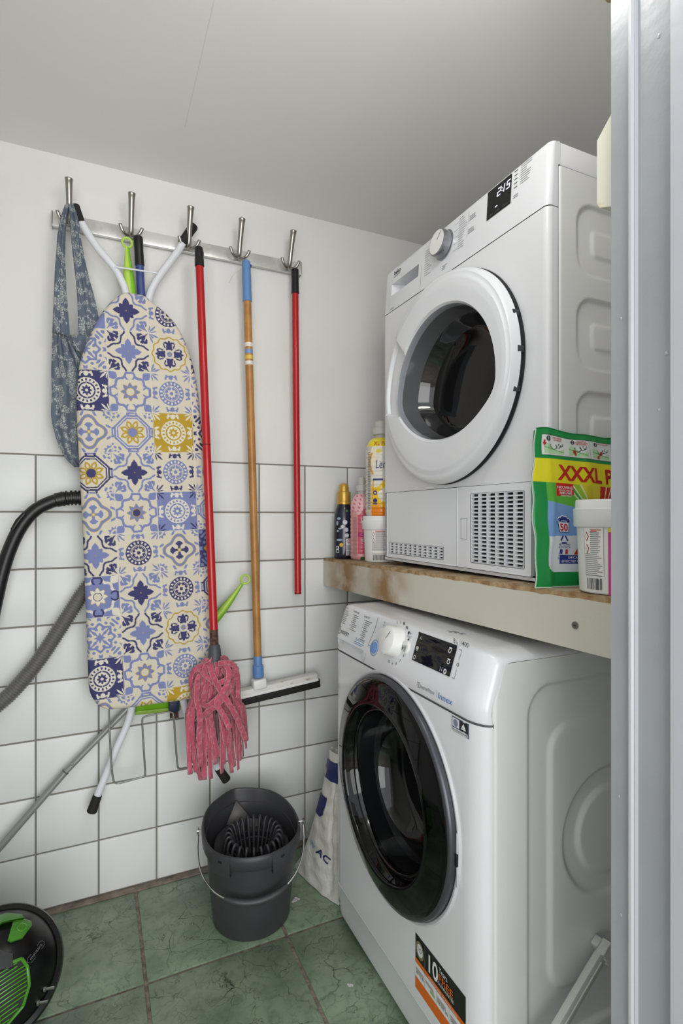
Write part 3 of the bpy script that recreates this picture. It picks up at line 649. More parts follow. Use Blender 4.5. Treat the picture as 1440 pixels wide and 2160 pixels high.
rc_.add(fr+bk, [(0, 1, 5, 4), (1, 2, 6, 5), (2, 3, 7, 6), (3, 0, 4, 7), (4, 5, 6, 7)]); rc_.build('drawer_recess', 'appl2', dryer, ang=20)
mb = MB()
for (a, b) in (((.170, DSPLIT+.002), (.172, 1.690)),):
    mb.add([F_d(a[0]-.0004, a[1]), F_d(a[0]+.0004, a[1]), F_d(b[0]+.0004, b[1]), F_d(b[0]-.0004, b[1])], [(0, 1, 2, 3)])
mb.build('drawer_gap', 'ink', dryer)
# lid, sides, back
MB().box((DX+.030, DYN+.0005, DZ1-.042), (DX+.565, DYF-.0005, DZ1+.0005), .003, 2).build('top_lid', 'appl', dryer)
MB().box((DX+.545, DYN+.004, DZ0), (DX+.56, DYF-.004, DZ1-.03)).build('back_panel', 'sidepanel', dryer)
MB().box((DX+.024, DYF-.004, DZ0), (DX+.56, DYF-.0005, DZ1-.04)).build('side_panel', 'sidepanel', dryer)
MB().box((DX+.01, DYN+.006, DZ0-.002), (DX+.55, DYF-.006, DZ0+.004)).build('base_plate', 'gasket', dryer)
for sx in (DX+.05, DX+.5):
    for sy in (DYN+.06, DYF-.06): MB().lathe([(.02, ZS(sy)-DZ0), (.02, -.001)], 18, (sx, sy, DZ0), cap0=True, cap1=True).build('foot', 'rubber', dryer)
xs = np.concatenate([[DX+.0255, DX+.0260, DX+.028], np.linspace(DX+.030, DX+.56, 150)]); zs = np.linspace(DZ0, DZ1-.044, 260); X, Z = np.meshgrid(xs, zs, indexing='ij'); h = np.zeros_like(X)
for k in range(4):
    zt = 1.6435-.174*k
    for xo in (0, .245):
        h += -.0045*smooth(.002, -.004, rrect(X, Z, .806+xo, 1.02+xo, zt-.132, zt, .038))*(.35+.65*smooth(zt-.14, zt-.03, Z))
        h += .0026*smooth(.004, -.006, rrect(X, Z, .845+xo, .985+xo, zt-.094, zt-.044, .012))
edge = .0035*(1-smooth(0, .004, X-xs[0]))
np_grid_obj('side_panel', np.stack([X, DYN-.0012-h+edge, Z], -1), 'sidepanel', dryer)
MB().prism([(DX+.0105, DZ0), (DX+.0105, DSPLIT-.001), (DX+.0245, DSPLIT-.001), (DX+.0245, DZ0)], lambda x, z, d: (x, d, z), DYN, DYN+.004).build('front_return', 'appl', dryer)
MB().prism([(DX+.0105, DSPLIT+.001), (DX+.0183, DZ1-.004), (DX+.026, DZ1), (DX+.0295, DZ1), (DX+.0295, DZ1-.040), (DX+.0245, DZ1-.043), (DX+.0245, DSPLIT+.001)], lambda x, z, d: (x, d, z), DYN, DYN+.004).build('panel_return', 'appl2', dryer)
MB().box((DX+.0235, DYN+.0008, DZ0), (DX+.0265, DYN+.006, DZ1-.042)).build('side_seam', 'ink', dryer)
# ---- porthole door
HC = (wref-.296, 1.343)
def hole_r(a):
    ca, sa = math.cos(a), math.sin(a); lo, hi = 0.0, .19
    for _ in range(30):
        m_ = (lo+hi)/2; y = HC[0]+ca*m_; z = HC[1]+sa*m_; s = wref-y
        ins = z > 1.483-math.sqrt(max(.246**2-(s-.307)**2, 0))
        lo, hi = (m_, hi) if ins else (lo, m_)
    return (lo+hi)/2
na = 216; N = 18; RO = .2400
def hole_pt(a, scale=1.0):
    # soften the two lower corners by averaging neighbours
    r = np.mean([hole_r(a+d) for d in np.linspace(-.10, .10, 7)]); return (HC[0]+math.cos(a)*r*scale, HC[1]+math.sin(a)*r*scale)
HP = [hole_pt(2*PI*k/na) for k in range(na)]
P = []
for k in range(na):
    a = 2*PI*k/na; hp = Vector(HP[k]); op = Vector((DDC[0]+RO*1.03*math.cos(a), DDC[1]+RO*.985*math.sin(a))); row = []
    dphi = (math.degrees(a)+180) % 360-180; sec = float(smooth(-10, -8, dphi)*(1-smooth(38, 42, dphi)))
    for i in range(N+1):
        t = i/N; q = hp.lerp(op, t if t < .93 else .93+(t-.93)); hgt = .0365-.003*abs(t-.5)
        if t < .06: hgt = .0300+.0055*(t/.06)
        if t > .72: hgt -= .0035*float(smooth(.72, .80, t))
        if t > .88: hgt -= .012*((t-.88)/.12)**2
        hgt -= sec*.018*float(smooth(.02, .10, t)*(1-smooth(.80, .95, t)*.75))
        row.append((DX-hgt, q[0], q[1]))
    r2 = op; row.append((DX-.012, DDC[0]+(RO+.001)*1.03*math.cos(a), DDC[1]+(RO+.001)*.985*math.sin(a))); row.append((DX-.004, DDC[0]+(RO-.006)*1.03*math.cos(a), DDC[1]+(RO-.006)*.985*math.sin(a))); P.append(row)
dd = MB().grid(np.array(P), closeu=True).build('door', 'appl2', dryer, ang=38)
P = np.array([[(DX-.002, DDC[0]+r*1.03*math.cos(2*PI*k/96), DDC[1]+r*.985*math.sin(2*PI*k/96)) for r in (.205, RO+.002)] for k in range(96)])
MB().grid(P, closeu=True).build('door_shadow_gap', 'gasket', dryer)
# recessed bowl: grey wall, then dark flat glass
def bowl(levels, name, m, ang=60, cap=False):
    Q = np.array([[(DX-h, HC[0]+(HP[k][0]-HC[0])*sc, HC[1]+.01+(HP[k][1]-HC[1]-.01)*sc) for sc, h in levels] for k in range(na)]); mb = MB().grid(Q, closeu=True)
    if cap: mb.add([tuple(Q[k, -1]) for k in range(na)], [tuple(range(na))])
    return mb.build(name, m, dd, ang=ang)
bowl([(1.0, .0302), (.99, .026), (.985, .012)], 'glass_trim', mat('grey_trim', C(150, 153, 160), .2, coat=.3))
bowl([(.985, .014), (.965, -.012), (.945, -.030)], 'outer_glass_ring', mat('clear_grey_ring', C(96, 97, 100), .08, coat=.5))
bowl([(.945, -.028), (.925, -.034), (.88, -.050), (.83, -.062)], 'glass_bowl', mat('smoked_bowl', C(34, 34, 36), .05, coat=.5), ang=80)
bowl([(.835, -.061), (.80, -.066), (.60, -.070), (.3, -.0715), (.01, -.072)], 'door_glass', 'blackgloss', ang=180, cap=True)
for k in range(3):
    zz_ = DDC[1]+.075-.072*k; ca = math.sqrt(max(0, 1-((zz_-DDC[1])/(RO*.985))**2)); MB().box((DX-.019, DDC[0]-RO*1.03*ca-.0012, zz_-.006), (DX-.004, DDC[0]-RO*1.03*ca+.008, zz_+.006), .001).build('hinge_slot', 'gasket', dd)
MB().grid(np.array([[(DX-h, DDC[0]+(RO-.0045)*1.03*math.cos(a), DDC[1]+(RO-.0045)*.985*math.sin(a)) for h in (.0, .012)] for a in np.linspace(PI*.86, PI*1.18, 30)])).build('hinge_recess', 'gasket', dd)
# ---- knob, display, lettering
kn = F_d(.266, 1.6965, 0); kax = (-1, 0, .11)
kb = MB().lathe([(.0345, -.003), (.0345, .001), (.0315, .002), (.0305, .0190), (.0300, .0215), (.0290, .0222), (.0280, .0222)], 72, kn, kax).build('programme_knob', mat('knob_grey_chrome', C(150, 152, 158), .22, metal=.8), dryer, ang=35)
MB().lathe([(.0282, .0218), (.0276, .0226), (.0005, .0228)], 64, kn, kax).build('knob_face', 'white', kb)
kv = Vector(kax).normalized(); u = Vector((0, -1, 0)); w = kv.cross(u); w = -w if w.z < 0 else w
KF = lambda a, b: tuple(Vector(kn)+kv*.0234+u*a+w*b)
mb = MB(); d = Vector((.62, .78)); n_ = Vector((-.78, .62)); p0 = d*.004; p1 = d*.026
mb.add([KF(*(p0+n_*.0007)), KF(*(p1+n_*.0007)), KF(*(p1-n_*.0007)), KF(*(p0-n_*.0007))], [(0, 1, 2, 3)]).build('pointer', 'inkd', kb)
mb = MB(); patch(mb, lambda a, b: F_d(a, b, .0010), .417, .488, 1.6765, 1.7360, 2, 2); dl = mb.build('display', 'lcd', dryer)
def seg7(ch, a, b, w, h, t, fn, mb):
    S = {'2': 'abged', '1': 'bc', '5': 'afgcd'}[ch]; sh = .18
    G = {'a': (0, h-t, w, h), 'g': (0, h/2-t/2, w, h/2+t/2), 'd': (0, 0, w, t), 'b': (w-t, h/2, w, h), 'c': (w-t, 0, w, h/2), 'f': (0, h/2, t, h), 'e': (0, 0, t, h/2)}
    for c in S:
        x0, z0, x1, z1 = G[c]; g = .0005
        mb.add([fn(a+x0+sh*z0+g, b+z0+g), fn(a+x1+sh*z0-g, b+z0+g), fn(a+x1+sh*z1-g, b+z1-g), fn(a+x0+sh*z1+g, b+z1-g)], [(0, 1, 2, 3)])
FD = lambda s, z: F_d(s, z, .0016)
mb = MB(); seg7('2', .4465, 1.7105, .0105, .0165, .0022, FD, mb); seg7('1', .4635, 1.7105, .0040, .0165, .0022, FD, mb); seg7('5', .4728, 1.7105, .0105, .0165, .0022, FD, mb)
for z in (1.7150, 1.7205): patch(mb, FD, .4610, .4626, z, z+.0018)
patch(mb, FD, .4425, .4495, 1.6915, 1.6927); mb.build('display_digits', 'led', dl)
mb = MB()
for a in (.421, .442, .465): patch(mb, FD, a, a+.017, 1.6785, 1.6835)
mb.build('display_keys', mat('lcd_key_grey', C(40, 40, 42), .3), dl)
mb = MB()
for k in range(5): patch(mb, F_d, .495, .504, 1.7330-.0080*k, 1.7345-.0080*k)
mb.build('indicator_bars', 'inkd', dryer)
mb = MB(); rr = random.Random(2)
for k in range(9): patch(mb, F_d, .512, .512+.030*rr.uniform(.5, 1), 1.7350-.0044*k, 1.7360-.0044*k)
for k in range(2): patch(mb, F_d, .494, .494+.016*rr.uniform(.6, 1), 1.6850-.0038*k, 1.6862-.0038*k)
for k in range(14): patch(mb, F_d, .320, .320+.030*rr.uniform(.5, 1), 1.7290-.0052*k, 1.7299-.0052*k)
for k in range(12): patch(mb, F_d, .186, .186+.030*rr.uniform(.4, 1), 1.7160-.0056*k, 1.7169-.0056*k)
for k in range(3): patch(mb, F_d, .358, .358+.022*rr.uniform(.5, 1), 1.7150-.004*k, 1.7163-.004*k); patch(mb, F_d, .355, .355+.022*rr.uniform(.5, 1), 1.6870-.004*k, 1.6883-.004*k); patch(mb, F_d, .262, .262+.020*rr.uniform(.5, 1), 1.6455-.004*k, 1.6467-.004*k)
for z in (1.7235, 1.7085, 1.6935, 1.6785, 1.6640): patch(mb, F_d, .303, .318, z, z+.0005)
patch(mb, F_d, .3535, .3540, 1.702, 1.730); patch(mb, F_d, .3515, .3520, 1.672, 1.696)
mb.build('programme_list', 'ink', dryer)
text('lettering', 'beko', F_d, .033, 1.7205, width=.034, size=.0155, m='inkd', parent=dryer, bold=.02)
mb = MB(); mb.add([F_d(.032, 1.7135), F_d(.066, 1.7165), F_d(.066, 1.7180), F_d(.032, 1.7150)], [(0, 1, 2, 3)]); mb.build('brand_stroke', 'inkd', dryer)
mb = MB(); patch(mb, F_d, .022, .040, 1.6290, 1.6312); mb.build('capacity_print', 'ink', dryer)
# ---- service flaps with louvres
def flap(a0, a1, b0, b1, name, hole, nx, nz):
    h0, h1, k0, k1 = hole; mb = MB(); f0, f1 = DX-.005, DX+.004; f = lambda s: wref-s
    for (p, q, r, t) in ((a0, h0, b0, b1), (h1, a1, b0, b1), (h0, h1, b0, k0), (h0, h1, k1, b1)):
        mb.box((f0, f(q), r), (f1, f(p), t))
    # bevelled outer rim
    fl = mb.build(name, 'appl2', dryer, ang=30)
    MB().box((f0-.0012, f(a1), b0-.0015), (f0+.006, f(a0), b0+.0015), .001).build('rim', 'appl2', fl)
    MB().box((f0-.0012, f(a0)-.0015, b0), (f0+.006, f(a0)+.001, b1), .001).build('rim', 'appl2', fl)
    MB().box((DX+.0035, f(h1), k0), (DX+.005, f(h0), k1)).build('grille_back', 'dark', fl)
    pz = (k1-k0)/nz; px = (h1-h0)/nx; base = None
    for i in range(nz+1):
        z = k0+pz*i
        if base is None: base = MB().add([(f0, f(h1), -.0016), (f0, f(h0), -.0016), (f0+.0085, f(h0), .0012), (f0+.0085, f(h1), .0012), (f0, f(h1), .0010), (f0, f(h0), .0010), (f0+.0085, f(h0), .0030), (f0+.0085, f(h1), .0030)], [(0, 1, 2, 3), (4, 7, 6, 5), (0, 4, 5, 1), (1, 5, 6, 2), (2, 6, 7, 3), (3, 7, 4, 0)]).build('louvre_slat', 'appl2', fl); o = base
        else: o = base.copy(); COL.objects.link(o); o.parent = fl
        o.location = (0, 0, z)
    vb = None
    for i in range(nx+1):
        y = f(h0+px*i)
        if vb is None:
            off = rootloc(fl); w = .0021; vb = MB().box((f0+off[0]*0, off[1]-w, k0), (f0+.0075, off[1]+w, k1)).build('louvre_bar', 'appl2', fl); o = vb
        else: o = vb.copy(); COL.objects.link(o); o.parent = fl
        o.location = (0, y-rootloc(fl)[1], 0)
    return fl
flap(.0125, .3255, .9535, 1.1275, 'filter_flap', (.0255, .2755, .9640, .9925), 11, 4)
cf = flap(.3280, .5500, .9535, 1.1278, 'condenser_flap', (.376, .5320, .9660, 1.1120), 6, 18)
mb = MB(); a0, a1, b0, b1 = .341, .363, 1.014, 1.060
for (p, q, r, t) in ((a0, a1, b0, b0+.0009), (a0, a1, b1-.0009, b1), (a0, a0+.0009, b0, b1), (a1-.0009, a1, b0, b1)): patch(mb, lambda s, z: (DX-.0054, wref-s, z), p, q, r, t)
mb.build('push_button_outline', 'ink', cf)
# ================================================================== coat rack
rack = thing('coat_rack', 'brushed steel coat rail with five double hooks on the plaster wall', 'coat rack', (.25, WB, 1.85))
MB().box((-.104, 1.632, 1.843), (.603, 1.6445, 1.881), .0012, 2).build('rail', 'brushed', rack)
MB().box((-.1065, 1.630, 1.841), (-.1035, 1.651, 1.883), .001).build('end_cap', 'nickel', rack)
MB().box((.6025, 1.630, 1.841), (.6055, 1.651, 1.883), .001).build('end_cap', 'nickel', rack)
for x in (-.04, .53): MB().box((x-.015, 1.643, 1.85), (x+.015, 1.653, 1.875)).build('wall_spacer', 'nickel', rack)
HKX = [-.0625, .0905, .2470, .3950, .5555]
def make_hook():
    x = HKX[0]; hk = MB()
    path = spline([(x, 1.634, 1.862), (x, 1.622, 1.856), (x, 1.610, 1.852), (x, 1.602, 1.864), (x, 1.595, 1.884), (x, 1.584, 1.912), (x, 1.574, 1.934), (x, 1.570, 1.942), (x, 1.569, 1.946)], 5)
    n = len(path); rs = [np.interp(i/(n-1), [0, .25, .4, .6, .85, .93, .98, 1], [.0080, .0072, .0070, .0078, .0098, .0104, .0080, .002]) for i in range(n)]
    hk.tube(path, rs, 14)
    up = hk.build('hook', 'nickel', rack, ang=60)
    for s in (-1, 1):
        p = spline([(x, 1.622, 1.853), (x+.010*s, 1.611, 1.846), (x+.020*s, 1.601, 1.850), (x+.027*s, 1.596, 1.862), (x+.0285*s, 1.595, 1.868)], 5); m_ = len(p)
        MB().tube(p, [np.interp(i/(m_-1), [0, .3, .8, .95, 1], [.0062, .0045, .0048, .0046, .0015]) for i in range(m_)], 12).build('lower_prong', 'nickel', up, ang=60)
    MB().lathe([(.010, 0), (.010, .003), (.008, .005), (.0005, .0055)], 20, (x, 1.632, 1.858), (0, -1, 0)).build('rosette', 'nickel', up)
    return up
hk0 = make_hook()
for x in HKX[1:]:
    c = hk0.copy(); COL.objects.link(c); c.parent = rack; c.location = (x-HKX[0], 0, 0)
    for ch in list(hk0.children):
        d = ch.copy(); COL.objects.link(d); d.parent = c
# ================================================================== ironing board
BY = 1.535
Lp = [(.094, 1.664), (.068, 1.6585), (.046, 1.641), (.029, 1.62), (.008, 1.585), (-.015, 1.53), (-.036, 1.463), (-.042, 1.40), (-.044, 1.33), (-.037, 1.18), (-.028, .98), (-.0225, .82), (-.018, .68), (-.014, .612), (-.002, .580), (.014, .562), (.045, .5535), (.13, .550)]
Rp = [(.094, 1.664), (.124, 1.6585), (.150, 1.641), (.180, 1.62), (.211, 1.585), (.237, 1.53), (.256, 1.463), (.266, 1.40), (.273, 1.33), (.291, 1.18), (.309, .98), (.317, .82), (.320, .68), (.315, .612), (.301, .580), (.284, .562), (.250, .5535), (.13, .550)]
Ls = np.array(spline(Lp, 24)); Rs = np.array(spline(Rp, 24))
def resample(Q, n):
    d = np.r_[0, np.cumsum(np.hypot(*np.diff((Ls+Rs)/2, axis=0).T)+.25*np.hypot(*np.diff(Q, axis=0).T))]; t = np.linspace(0, d[-1], n); return np.stack([np.interp(t, d, Q[:, i]) for i in range(2)], 1)
NV, NU = 940, 300
dm = np.hypot(*np.diff((Ls+Rs)/2, axis=0).T)+.12*np.hypot(*np.diff(Ls-Rs, axis=0).T); dd_ = np.r_[0, np.cumsum(dm)]; tt = np.linspace(0, dd_[-1], NV)
Lr = np.stack([np.interp(tt, dd_, Ls[:, i]) for i in range(2)], 1); Rr = np.stack([np.interp(tt, dd_, Rs[:, i]) for i in range(2)], 1)
uu = np.linspace(0, 1, NU)
# denser at the rim so that the rolled edge is round
uu = .5-.5*np.cos(PI*uu)*(.25)-.75*(.5-uu)
uu = (uu-uu.min())/(uu.max()-uu.min())
X = Lr[:, 0][:, None]*(1-uu)+Rr[:, 0][:, None]*uu; Z = Lr[:, 1][:, None]*(1-uu)+Rr[:, 1][:, None]*uu
# distance to outline
wid = (Rr[:, 0]-Lr[:, 0])[:, None]; e = np.minimum(uu[None, :], 1-uu[None, :])*wid
e = np.minimum(e, np.minimum((1.664-Z)*1.0+0*X, (Z-.550)*1.0))
q = np.clip(1-e/.016, 0, 1); Yb = BY+.018*(1-np.sqrt(np.maximum(1-q*q, 0)))+.0012*np.sin(X*23+1.3)*np.sin(Z*11)
# ---- printed patchwork of tile motifs
def cover_print(X, Z):
    p = (X-.032-(1.402-Z)*.0486)/.1055; qv = (1.556+(X-.085)*.0486-Z)/.1075
    ci = np.floor(p).astype(int)+1; ri = np.floor(qv).astype(int)+2
    x = (p-np.floor(p))*2-1; y = 1-(qv-np.floor(qv))*2
    r = np.hypot(x, y); th = np.arctan2(y, x); ax_, ay_ = np.abs(x), np.abs(y); mx_ = np.maximum(ax_, ay_); mn_ = np.minimum(ax_, ay_)
    cr, lb, nv, gd, wh = (np.array(C(*c)[:3]) for c in ((208, 200, 182), (120, 129, 174), (62, 62, 106), (178, 148, 46), (216, 210, 196)))
    out = np.empty(X.shape+(3,)); out[:] = cr
    rcn = np.hypot(1-ax_, 1-ay_); phi = np.arctan2(1-ay_, 1-ax_)       # polar about the nearest corner
    def petal(a0, t0, t1, w, sh=1.0):
        cx_, sx_ = math.cos(a0), math.sin(a0); t = x*cx_+y*sx_; s = np.abs(-x*sx_+y*cx_); k = np.clip((t-t0)/(t1-t0), 0, 1); return (t > t0) & (t < t1) & (s < w*np.sin(PI*k**sh))
    def petals(n, a0, t0, t1, w, sh=1.0):
        m = np.zeros(X.shape, bool)
        for k in range(n): m |= petal(a0+2*PI*k/n, t0, t1, w, sh)
        return m
    def corner_fleur():
        m = (rcn > .05) & (rcn < .52) & (np.abs(phi-PI/4) < .16*np.sin(PI*np.clip(rcn/.52, 0, 1)**.7)+.02)
        for s in (-1, 1): m |= (rcn > .08) & (rcn < .42) & (np.abs(phi-PI/4-s*.52) < .14*np.sin(PI*np.clip(rcn/.42, 0, 1)**.8))
        return m
    def edge_fleur():
        t = 1-mx_; s = mn_
        return ((t > .08) & (t < .32) & (s < .11*np.sin(PI*np.clip((t-.08)/.24, 0, 1)**1.3))) | ((np.abs(s-.2-.25*t) < .045) & (t > .06) & (t < .30)) | ((np.abs(t-.10-.3*s) < .035) & (s < .30))
    def paint(sel, mask, col): out[sel & mask] = col
    def star(sel, sc, cc):
        wl = np.abs(rcn-(.80+.055*np.cos(8*phi))) < .046
        paint(sel, wl, cc); lf = (np.abs(rcn-.46) < .20*np.abs(np.sin(2*phi+.0))**.6) & (np.abs(np.abs(phi-PI/4)-.36) < .30) & (np.abs(np.abs(phi-PI/4)-.36-.25*(rcn-.46)) > .05); paint(sel, lf, cc)
        paint(sel, (np.abs(phi-PI/4) < .17) & (rcn < .50) & (rcn > .06), cc); paint(sel, (np.hypot(rcn*np.cos(phi)-.18, rcn*np.sin(phi)-.5) < .07) | (np.hypot(rcn*np.cos(phi)-.5, rcn*np.sin(phi)-.18) < .07), cc)
        paint(sel, petals(4, 0, 0, .64, .16, 1.15) | petals(4, PI/4, 0, .47, .13, 1.2), sc); paint(sel, r < .03, gd)
    def ring(sel, fg, fg2, bg=None, dk=None):
        if bg is not None: out[sel] = bg
        c1 = wh if bg is not None else fg
        paint(sel, corner_fleur(), dk if dk is not None else (c1 if bg is not None else fg)); paint(sel, edge_fleur(), c1 if bg is not None else fg)
        paint(sel, (r > .40) & (r < .62), c1 if bg is not None else fg2)
        dots = (np.abs(r-.51) < .055) & (np.abs(((th/(2*PI)*18) % 1)-.5) < .22); paint(sel, dots, bg if bg is not None else wh)
        paint(sel, (r < .36) & (r > .325), bg if bg is not None else fg2)
        if bg is not None: paint(sel, r < .325, c1); paint(sel, (r < .21+.045*np.cos(8*th)), bg); paint(sel, r < .07, c1)
        else: paint(sel, (r < .31) & (r > .21+.035*np.cos(8*th)), fg2); paint(sel, (r < .09), fg2); 
        paint(sel, (r > .25) & (r < .37) & (np.abs(((th/(2*PI)*4+.125*0) % 1)-.5) > .47), c1 if bg is not None else wh)
    def sun(sel, fr_, pt, ctr, bg=None):
        if bg is not None: out[sel] = bg
        ln = np.abs((ax_**.9+ay_**.9)-(1.16+.10*np.cos(8*th))) < .085; paint(sel, ln, wh if bg is not None else fr_)
        paint(sel, (rcn < .42+.08*np.cos(4*phi-PI)) & (np.abs(phi-PI/4) < .65), fr_ if bg is None else wh)
        t = 1-mx_; paint(sel, ((np.abs(mn_-.10-.12*np.sin(PI*np.clip(t/.42, 0, 1))) < .05) & (t < .40)) | ((t < .12) & (mn_ < .2)), fr_ if bg is None else nv)
        a = np.abs(((th/(2*PI)*8+.5) % 1)-.5)*2; paint(sel, (r > .17) & (r < .48-.18*a) & (r < .48), gd); paint(sel, (r > .19) & (r < .445-.17*a), pt)
        paint(sel, r < .215, gd if bg is None else nv); paint(sel, r < .18, ctr)
    def octagon(sel, c1):
        n8 = np.maximum(mx_, (ax_+ay_)/1.34)
        paint(sel, (n8 > .66) & (n8 < .86) & (np.abs(n8-.745) > .024), c1); paint(sel, (mn_ < .26) & (mx_ > .78) & (np.abs(mn_-.20) < .05), c1); paint(sel, (mx_ > .90) & (mn_ < .14), lb)
        paint(sel, (rcn < .50) & (np.sin(rcn*26)*np.cos(6*phi) > .15), lb)
        paint(sel, petals(8, PI/8, .14, .62, .135, 1.0), gd); paint(sel, petals(8, PI/8, .26, .50, .060, 1.0), cr); paint(sel, r < .23+.03*np.cos(16*th), c1); paint(sel, np.abs(r-.245) < .018, gd)
    def cross(sel, cc):
        rm = .66+.11*np.cos(4*th)*1.0; d = np.abs(r-rm); paint(sel, d < .085, gd); paint(sel, d < .060, lb)
        m = np.zeros(X.shape, bool)
        for k in range(4):
            a0 = k*PI/2; t = x*math.cos(a0)+y*math.sin(a0); s = np.abs(-x*math.sin(a0)+y*math.cos(a0)); m |= (t > .04) & (t < .46) & (s < .060+.13*np.exp(-((t-.34)/.08)**2)*(t < .46))
        paint(sel, m, cc); paint(sel, r < .07, cr); paint(sel, np.abs(r-.075) < .02, gd)
        paint(sel, (rcn < .36+.05*np.cos(12*phi)) & (np.abs(rcn-.22) > .04), lb); t = 1-mx_; paint(sel, (np.abs(mn_-.22-.5*t) < .06) & (t < .22), lb)
    def quat(sel):
        rm = .83+.035*np.cos(12*th); d = np.abs(r-rm); paint(sel, d < .032, gd)
        for k in range(4):
            a0 = k*PI/2; t = x*math.cos(a0)+y*math.sin(a0); s = np.abs(-x*math.sin(a0)+y*math.cos(a0))
            paint(sel, (t > .22) & (t < .70) & (s < .09+.06*np.sin((t-.22)*9)), nv); paint(sel, (np.hypot(t-.52, s-.17) < .11) & (np.hypot(t-.44, s-.19) > .09), nv); paint(sel, np.hypot(t-.26, s-.12) < .055, nv); paint(sel, (np.abs(s-.20-.35*(t-.30)) < .035) & (t > .30) & (t < .5), nv)
        paint(sel, r < .13, lb); paint(sel, r < .05, gd)
        paint(sel, (rcn > .02) & (rcn < .55) & (np.abs(np.abs(phi-PI/4)-.38) < .13*np.sin(PI*np.clip(rcn/.55, 0, 1))), lb); paint(sel, (rcn < .34) & (np.abs(phi-PI/4) < .15), lb)
    def filigree(sel, c1, c2=None, bg=None):
        if bg is not None: out[sel] = bg
        n8 = np.abs(mx_*.62+(ax_+ay_)*.42); paint(sel, np.abs(n8-.66-.05*np.cos(8*th)) < .07, c1)
        paint(sel, (.12+np.sin(ax_*15+np.sin(ay_*9)*1.4)*np.sin(ay_*15+np.sin(ax_*9)*1.4) > .38), c2 if c2 is not None else c1); paint(sel, (r < .20+.06*np.cos(8*th)) & (np.abs(r-.12) > .03), c1)
    def wave(sel):
        out[sel] = lb; paint(sel, np.abs((ax_**.9+ay_**.9)-(1.14+.10*np.cos(8*th))) < .05, cr); paint(sel, (r < .36) & (r > .2), cr); paint(sel, (np.abs(mn_-.1) < .06) & (mx_ > .6), nv)
    T = {1: {0: 'wave', 1: 'sd', 2: 'sl', 3: 'su', 4: 'ol', 5: 'sd', 6: 'sn', 7: 'rd', 8: 'sd', 9: 'sl', 10: 'su', 11: 'ol'},
         0: {0: 'wave', 1: 'wave', 2: 'fl', 3: 'nr', 4: 'cl', 5: 'on', 6: 'cl', 7: 'sm', 8: 'bs', 9: 'fl', 10: 'nr', 11: 'cl'},
         2: {0: 'rn', 1: 'rn', 2: 'qu', 3: 'rl', 4: 'gr', 5: 'rl2', 6: 'br', 7: 'cn', 8: 'rn', 9: 'qu', 10: 'rl', 11: 'gr'},
         3: {1: 'wave', 2: 'sl', 3: 'fl', 4: 'fn', 5: 'rl', 6: 'ol', 7: 'fg', 8: 'on', 9: 'cl', 10: 'fl', 11: 'su'}}
    fn = {'sd': lambda s: star(s, nv, lb), 'sl': lambda s: star(s, lb, nv), 'sm': lambda s: star(s, lb, nv), 'su': lambda s: sun(s, lb, lb, cr), 'sn': lambda s: sun(s, lb, lb, nv), 'bs': lambda s: sun(s, lb, wh, cr, lb),
          'ol': lambda s: octagon(s, lb), 'on': lambda s: octagon(s, nv), 'rd': lambda s: ring(s, lb, nv), 'rn': lambda s: ring(s, lb, nv), 'rl': lambda s: ring(s, lb, lb), 'rl2': lambda s: ring(s, nv, lb),
          'nr': lambda s: ring(s, wh, nv, nv), 'gr': lambda s: ring(s, wh, gd, gd), 'br': lambda s: ring(s, wh, lb, lb, nv), 'cl': lambda s: cross(s, lb), 'cn': lambda s: cross(s, nv), 'qu': quat,
          'fl': lambda s: filigree(s, lb), 'fn': lambda s: filigree(s, nv), 'fg': lambda s: filigree(s, gd, lb, nv), 'wave': wave}
    for c in T:
        for k in T[c]:
            sel = (ci == c) & (ri == k)
            if sel.any(): fn[T[c][k]](sel)
    # thin seams between the printed tiles
    out[(mx_ > .975)] = out[(mx_ > .975)]*.5+wh*.5
    # overall wear
    n = np.sin(X*61+Z*23)*np.sin(Z*47-X*31); out *= (1+.02*n)[..., None]
    return out
board = thing('ironing_board', 'ironing board with blue and cream tile print cover hanging from the hooks', 'ironing board', (.12, BY+.02, .40))
np_grid_obj('cover', np.stack([X, Yb, Z], -1), 'cover', board, cover_print(X, Z))
outl = [tuple(q) for q in Ls[::6]]+[tuple(q) for q in Rs[::-6]][1:-1]
cxo, czo = .13, 1.1
MB().prism([(cxo+(a-cxo)*.985, czo+(b-czo)*.997) for a, b in outl], lambda a, b, d: (a, d, b), BY+.012, BY+.033).build('board_panel', mat('board_grey', C(190, 190, 186), .6), board, ang=30)
MB().prism([(cxo+(a-cxo)*1.0, czo+(b-czo)*1.0) for a, b in outl], lambda a, b, d: (a, d, b), BY+.0175, BY+.022).build('cover_hem', mat('cover_hem', C(206, 200, 184), .9), board, ang=30)
def ipath(pts, Y, r, name, m='whitepaint', k=8, n=14):
    return MB().tube(spline([hy(x, y, Y if not isinstance(Y, (list, tuple)) else Y[i]) for i, (x, y) in enumerate(pts)], k), r, n).build(name, m, board)
ipath([(160, 440), (172, 470), (205, 522), (240, 564), (258, 596), (268, 630), (290, 760), (330, 1000), (372, 1380), (392, 1500), (425, 1565), (468, 1632)], 1.585, .0098, 'leg')
ipath([(400, 487), (375, 530), (345, 570), (325, 600), (312, 640), (300, 760), (290, 1000), (285, 1380), (276, 1500), (243, 1585), (200, 1692)], 1.605, .0098, 'leg')
ipath([(242, 563), (285, 569), (331, 576)], 1.574, .0022, 'crossbar')
